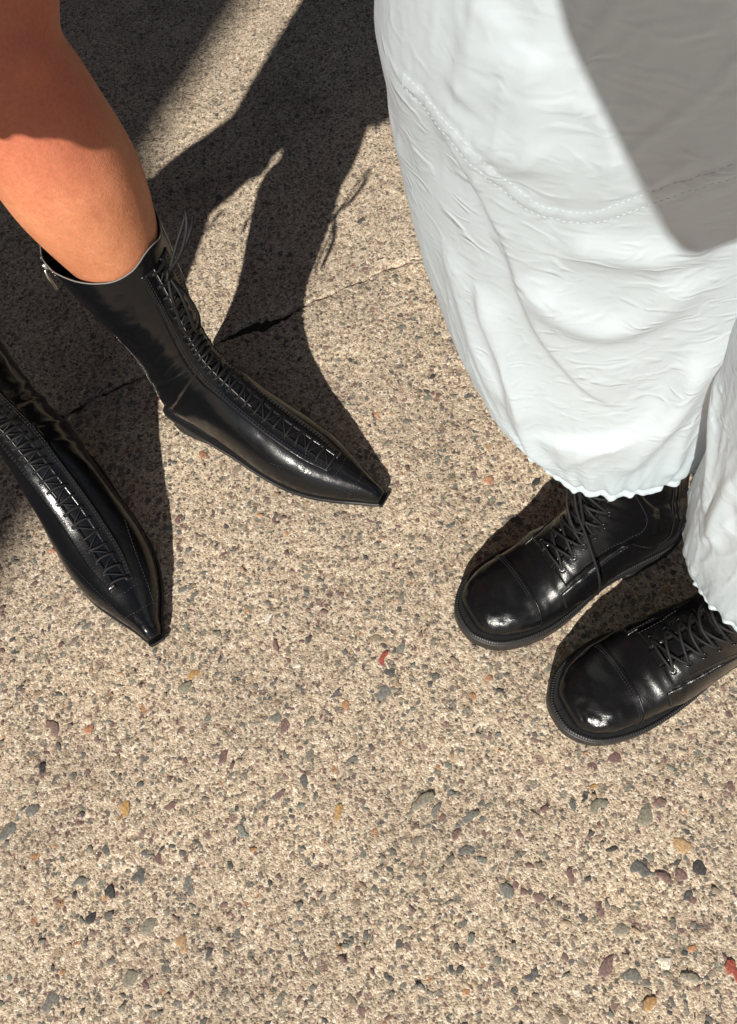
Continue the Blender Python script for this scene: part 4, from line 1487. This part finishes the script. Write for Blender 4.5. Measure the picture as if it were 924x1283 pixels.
class TrouserLeg:
    def __init__(self, keys, zh, seed):
        self.k = np.array(keys, float)      # z, cx, cy, rx, ry
        self.zh = zh
        self.seed = seed

    def base(self, phi, z):
        k = self.k
        i = np.interp(z, k[:, 0], np.arange(len(k)))
        q = catmull(k[:, 1:], i)
        return np.stack([q[..., 0] + q[..., 2] * np.cos(phi), q[..., 1] + q[..., 3] * np.sin(phi), z], -1), q

    def hit(self, px, py):
        """phi, z at which the sight line through a photograph pixel meets the base surface"""
        best = None
        for z in np.linspace(0.95 * CAM_H, self.zh, 700):
            p = at(px, py, z)
            _, q = self.base(np.array(0.0), np.array(z))
            u, v = (p.x - q[0]) / q[2], (p.y - q[1]) / q[3]
            if u * u + v * v <= 1.0:
                return math.atan2(v, u), z
        return None


RREF = 0.17


def build_leg(tl, folds, parent, ztop=0.84, gathers=44, seam=None, extra=None):
    nphi, nz = 440, 330
    phi = np.linspace(0, 2 * math.pi, nphi, endpoint=False)
    zz = tl.zh + (ztop - tl.zh) * np.linspace(0, 1, nz) ** 1.25
    Z, PH_ = np.meshgrid(zz, phi, indexing='ij')
    B, q = tl.base(PH_, Z)
    A = np.angle(np.exp(1j * PH_))
    # angle unwrapped about the camera-facing side so folds are continuous there
    A = np.where(A > 1.2, A - 2 * math.pi, A)
    off = fold_field(A * RREF, Z, folds)
    r = np.random.default_rng(tl.seed)
    up = Z - tl.zh
    for _ in range(3):
        pass
    g = np.zeros(Z.shape)
    for m_, amp in ((gathers, .5), (int(gathers * .62), .6), (int(gathers * .37), .7), (int(gathers * 1.6), .3)):
        g += amp * np.sin(m_ * PH_ + r.uniform(0, 6.28) + 3 * np.sin(PH_ * 2 + r.uniform(0, 6)))
    off += 0.0026 * g * np.exp(-up / 0.030) * (0.8 + 0.2 * sstep(0, .02, up)) + 0.0022 * np.sin(int(gathers * .3) * PH_ + 1.3 * np.sin(3 * PH_ + 1)) * np.exp(-((up - .035) / .03) ** 2)
    # soft large undulation and fine crumple
    off += 0.0050 * vnoise(A * 1.6 + 9, Z * 7 + tl.seed, 40) + 0.0014 * vnoise(A * 4.5 + 3 + Z * 5, Z * 16 + tl.seed, 41)
    msk = sstep(-0.1, 0.6, vnoise(A * 2.2 + 4, Z * 9 + 11, 44))
    off += msk * (0.0005 * vnoise(A * 11 - Z * 14, Z * 34 + 7, 42) + 0.00022 * vnoise(A * 34 - Z * 30, Z * 110 + 7, 43))
    if seam is not None:
        d, s, f = seg_dist(A * RREF, Z, catmull(np.array(seam, float), np.linspace(0, len(seam) - 1, len(seam) * 6)))
        w = np.exp(-(d / 0.0042) ** 2)
        pk = np.sin(f * 190 + 2 * np.sin(f * 37)) * (0.5 + 0.5 * vnoise(f * 23, f * 0 + 2, 50))
        off += w * (0.0006 + 0.0005 * pk) - 0.0007 * np.exp(-((d - 0.0062) / 0.0022) ** 2) * (0.7 + 0.5 * pk)
        off += 0.0009 * np.exp(-(d / 0.016) ** 2) * np.sin(f * 61 + 3 * np.sin(f * 21)) * vnoise(f * 14, f * 0 + 6, 51)
    for (fa, fz, sh, amp, sdn) in ((3.1, 7.0, 5.0, .0024, 60), (6.0, 12.0, -9.0, .0011, 61), (11.0, 20.0, 14.0, .0007, 62), (19.0, 34.0, -20.0, .00038, 63), (33.0, 60.0, 34.0, .00022, 64), (52.0, 95.0, -50.0, .00013, 65)):
        rg = 1 - np.abs(vnoise(A * fa + Z * sh * 2 + 3, Z * fz - A * sh + tl.seed, sdn))
        mk = sstep(-0.25, 0.5, vnoise(A * 1.7 + sdn, Z * 6 + 5, sdn + 5))
        off += amp * mk * (rg ** 5 - 0.25)
    # outward direction in plan
    nx, ny = np.cos(PH_) / q[..., 2], np.sin(PH_) / q[..., 3]
    l = np.hypot(nx, ny)
    B[..., 0] += off * nx / l
    B[..., 1] += off * ny / l
    # the hem rises and falls round the leg
    if extra is not None:
        B[..., 2] += extra(PH_) * np.exp(-up / 0.05)
    V = B.reshape(-1, 3)
    idx = np.arange(nz * nphi).reshape(nz, nphi)
    nxt = np.roll(idx, -1, 1)
    Q = np.stack([idx[:-1], nxt[:-1], nxt[1:], idx[1:]], -1).reshape(-1, 4)
    o = np_mesh("trouser_leg", V, Q, M['cloth'], parent)
    if seam is not None:
        pl = catmull(np.array(seam, float), np.linspace(0, len(seam) - 1, 400))
        tg = np.gradient(pl, axis=0); tg /= np.linalg.norm(tg, axis=1)[:, None]
        sb = Bag()
        for dd in (-0.0046, 0.0046):
            a_ = (pl[:, 0] - tg[:, 1] * dd) / RREF; z_ = pl[:, 1] + tg[:, 0] * dd
            ip = np.mod(a_, 2 * math.pi) / (2 * math.pi) * nphi
            iz = np.interp(z_, zz, np.arange(nz))
            i0, k0 = np.floor(iz).astype(int), np.floor(ip).astype(int)
            fi, fk = (iz - i0)[:, None], (ip - k0)[:, None]
            i1, k1, k0 = np.minimum(i0 + 1, nz - 1), (k0 + 1) % nphi, k0 % nphi
            pt = (B[i0, k0] * (1 - fi) + B[i1, k0] * fi) * (1 - fk) + (B[i0, k1] * (1 - fi) + B[i1, k1] * fi) * fk
            cen_ = np.stack([np.interp(pt[:, 2], tl.k[:, 0], tl.k[:, 1]), np.interp(pt[:, 2], tl.k[:, 0], tl.k[:, 2]), pt[:, 2]], -1)
            out_ = pt - cen_; out_ /= np.linalg.norm(out_, axis=1)[:, None]
            pt = pt + out_ * 0.00015
            dl = np.concatenate([[0], np.cumsum(np.linalg.norm(np.diff(pt, axis=0), axis=1))])
            t_ = 0.0
            while t_ + .0024 < dl[-1]:
                q_ = np.linspace(t_, t_ + .0024, 3)
                sb.tube(np.stack([np.interp(q_, dl, pt[:, j]) for j in range(3)], -1), [.0001, .00028, .0001], 5)
                t_ += .0037
        sb.build("seam_stitching", M['cloth'], parent)['kind'] = 'stuff'
    # gathered hem band: a narrow frilled tube below the cord
    hem = B[0]
    c = hem.mean(0)
    rows = []
    gat = np.sin(phi * 37 + 2.2 * np.sin(phi * 5)) * 0.6 + 0.5 * np.sin(phi * 59 + 1.7 * np.sin(4 * phi)) + 0.4 * np.sin(phi * 23 + 2 * np.sin(phi * 3))
    for k in range(12):
        a_ = 2.2 - k * 0.48
        rr = 0.0044 + 0.0006 * gat * (0.4 + 0.6 * max(0, math.cos(a_ + 0.9)))
        row = hem.copy()
        row[:, 0] += (rr * math.cos(a_) - 0.001) * np.cos(phi)
        row[:, 1] += (rr * math.cos(a_) - 0.001) * np.sin(phi)
        row[:, 2] += rr * math.sin(a_) - 0.0035 + 0.0007 * np.sin(phi * 19 + 1.5 * np.sin(phi * 4))
        rows.append(row)
    G = np.array(rows)
    idx = np.arange(len(rows) * nphi).reshape(len(rows), nphi)
    nxt = np.roll(idx, -1, 1)
    Q = np.stack([idx[:-1], idx[1:], nxt[1:], nxt[:-1]], -1).reshape(-1, 4)
    np_mesh("gathered_hem", G.reshape(-1, 3), Q, M['cloth'], parent)
    return o, B


trousers = props(empty("trousers", (0.33, 0.36, 0.2)), "billowing white trousers with gathered drawstring hems over the combat boots", "trousers")
trousers.location = (0, 0, 0)
legA = TrouserLeg([(.213, .250, .402, .106, .094), (.223, .250, .404, .116, .100), (.236, .249, .410, .126, .106), (.258, .248, .420, .138, .114), (.31, .246, .437, .156, .126), (.38, .245, .455, .173, .138),
                   (.46, .245, .460, .190, .150), (.54, .243, .450, .200, .155), (.60, .240, .432, .205, .155), (.75, .25, .42, .20, .15), (.86, .27, .40, .18, .15)], .213, 3)
legB = TrouserLeg([(.190, 0.388, .228, .096, .092), (.202, 0.388, .229, .106, .100), (.218, 0.389, .230, .114, .106), (.25, 0.393, .233, .122, .114), (.30, 0.403, .240, .134, .128), (.37, 0.411, .257, .150, .142),
                   (.46, 0.416, .275, .165, .155), (.57, 0.428, .30, .165, .16), (.65, 0.428, .32, .165, .16), (.75, 0.418, .34, .165, .16), (.86, 0.398, .37, .165, .15)], .190, 4)


def hits(tl, pix):
    out = []
    for p in pix:
        h = tl.hit(*p)
        if h:
            a = h[0]
            if a > 1.2:
                a -= 2 * math.pi
            out.append((a * RREF, h[1]))
    return out


SEAM_A = hits(legA, [(500, 100), (530, 135), (565, 168), (600, 200), (640, 238), (670, 258), (705, 270), (745, 274), (790, 264), (840, 247), (900, 228), (935, 215)])
FOLDS_A = [
    ('step', hits(legA, [(515, 115), (560, 175), (600, 235), (632, 295), (655, 350), (690, 425), (740, 485), (795, 515)]), .0085, .006, .045),
    ('ridge', hits(legA, [(600, 352), (625, 420), (645, 490), (665, 560), (700, 598)]), .0075, .012, .02),
    ('step', hits(legA, [(598, 350), (612, 400), (640, 460), (662, 540)]), .004, .005, .03),
    ('ridge', hits(legA, [(655, 335), (710, 385), (770, 408), (830, 385), (875, 335)]), .0085, .014, .02),
    ('ridge', hits(legA, [(700, 300), (770, 318), (850, 322), (905, 300)]), .006, .014, .02),
    ('step', hits(legA, [(880, 420), (845, 500), (790, 545), (720, 555), (660, 545)]), .009, .007, .03),
    ('ridge', hits(legA, [(700, 590), (735, 560), (790, 540)]), .004, .008, .02),
    ('ridge', hits(legA, [(770, 600), (800, 570), (850, 500), (878, 440)]), .006, .012, .02),
    ('ridge', hits(legA, [(840, 600), (855, 560), (872, 520)]), .004, .009, .02),
    ('ridge', hits(legA, [(570, 130), (610, 60), (640, 0)]), .004, .012, .02),
    ('ridge', hits(legA, [(640, 220), (650, 130), (660, 40)]), .004, .02, .02),
    ('ridge', hits(legA, [(560, 300), (580, 380), (600, 450), (630, 520)]), .004, .012, .02),
]
FOLDS_B = [
    ('ridge', hits(legB, [(918, 340), (905, 450), (893, 560), (885, 650)]), .006, .010, .02),
    ('ridge', hits(legB, [(895, 690), (905, 640), (922, 600)]), .005, .010, .02),
    ('step', hits(legB, [(880, 680), (900, 660), (924, 668)]), .004, .005, .02),
]
FOLDS_A = [f for f in FOLDS_A if len(f[1]) > 2]
FOLDS_B = [f for f in FOLDS_B if len(f[1]) > 2]
build_leg(legA, FOLDS_A, trousers, seam=SEAM_A, extra=lambda p: 0.022 * np.clip(np.cos(p - R(150)), 0, 1))
build_leg(legB, FOLDS_B, trousers)
wb = Bag()
rings(wb, [(.335, .375, .80, .265, .17), (.355, .37, .88, .235, .165), (.385, .375, .97, .19, .14), (.405, .375, 1.05, .15, .11)], rzR * 0 + 0.0, 64)
wb.build("hip_panel", M['cloth'], trousers)


# ------------------------------------------------------------------ the photographer, whose arms shade the trousers
faceP = (-0.15, 1.0)
latP = Vector((1.0, 0.15, 0)).normalized()
phone = empty("phone", (0.015, -0.012, CAM_H + 0.006))
props(phone, "black phone held over the pavement by the photographer, shading the trousers", "phone")
pm = Bag()
rings(pm, [(0, 0, 0, .036, .0745), (0, 0, .0008, .0375, .0755), (0, 0, .0072, .0375, .0755), (0, 0, .008, .036, .0745)], 0, 40)
pob = pm.build("phone_case", M['black_metal'], phone)
# superellipse corners
for v in pob.data.vertices:
    a = math.atan2(v.co.y / .0755, v.co.x / .0375)
    k = (abs(math.cos(a)) ** 7 + abs(math.sin(a)) ** 7) ** (-1 / 7)
    v.co.x, v.co.y = v.co.x * k, v.co.y * k
CM = cam.rotation_euler.to_matrix()
cr, cu, cb = CM @ Vector((1, 0, 0)), CM @ Vector((0, 1, 0)), CM @ Vector((0, 0, 1))
phone.rotation_euler = (CM @ Matrix.Rotation(R(25), 3, 'Z')).to_euler()
phone.location = Vector((0, 0, CAM_H)) + cr * .024 - cu * .010 + cb * .014
ph_c = Vector(phone.location)
chP = Vector((0.46, -0.44, 1.20)); peP = Vector((0.52, -0.54, 0.92))
wr1 = ph_c + cr * .115 - cu * .105 + cb * .02; wr2 = ph_c + cr * .14 - cu * .02 + cb * .02
personP = build_person("photographer just outside the frame whose shadow falls on the white trousers", ((0.46, -0.60, .08), (0.64, -0.54, .08)), ((0.45, -0.52, .5), (0.64, -0.47, .5)), ((0.43, -0.54, .85), (0.61, -0.52, .85)), peP, chP,
                       (chP - latP * .17 + Vector((0, 0, .12)), chP + latP * .17 + Vector((0, 0, .12))), ((0.24, -0.33, 0.86), (0.40, -0.22, 0.98)), (wr1, wr2), chP + Vector((-.03, .04, .36)), faceP,
                       [.024, .024, .032, .046, .045, .05, .056, .07, .08], ((tuple(-cr * .75 + cu * .65), tuple(cu * .75 + cr * .65), tuple(-cb + cr), .5), (tuple(-cr), tuple(cu), tuple(-cb + cr), .5)))
rzP = math.atan2(faceP[0], -faceP[1])
garment(personP, [(peP.x, peP.y, .45, .20, .17), (peP.x, peP.y, .93, .17, .12), (chP.x, chP.y, 1.2, .165, .115), (chP.x, chP.y, 1.34, .17, .11), (chP.x, chP.y, 1.4, .08, .07)], rzP, M['dark_cloth'], "dress")
hair_of(personP, chP + Vector((-.03, .04, .36)), faceP)
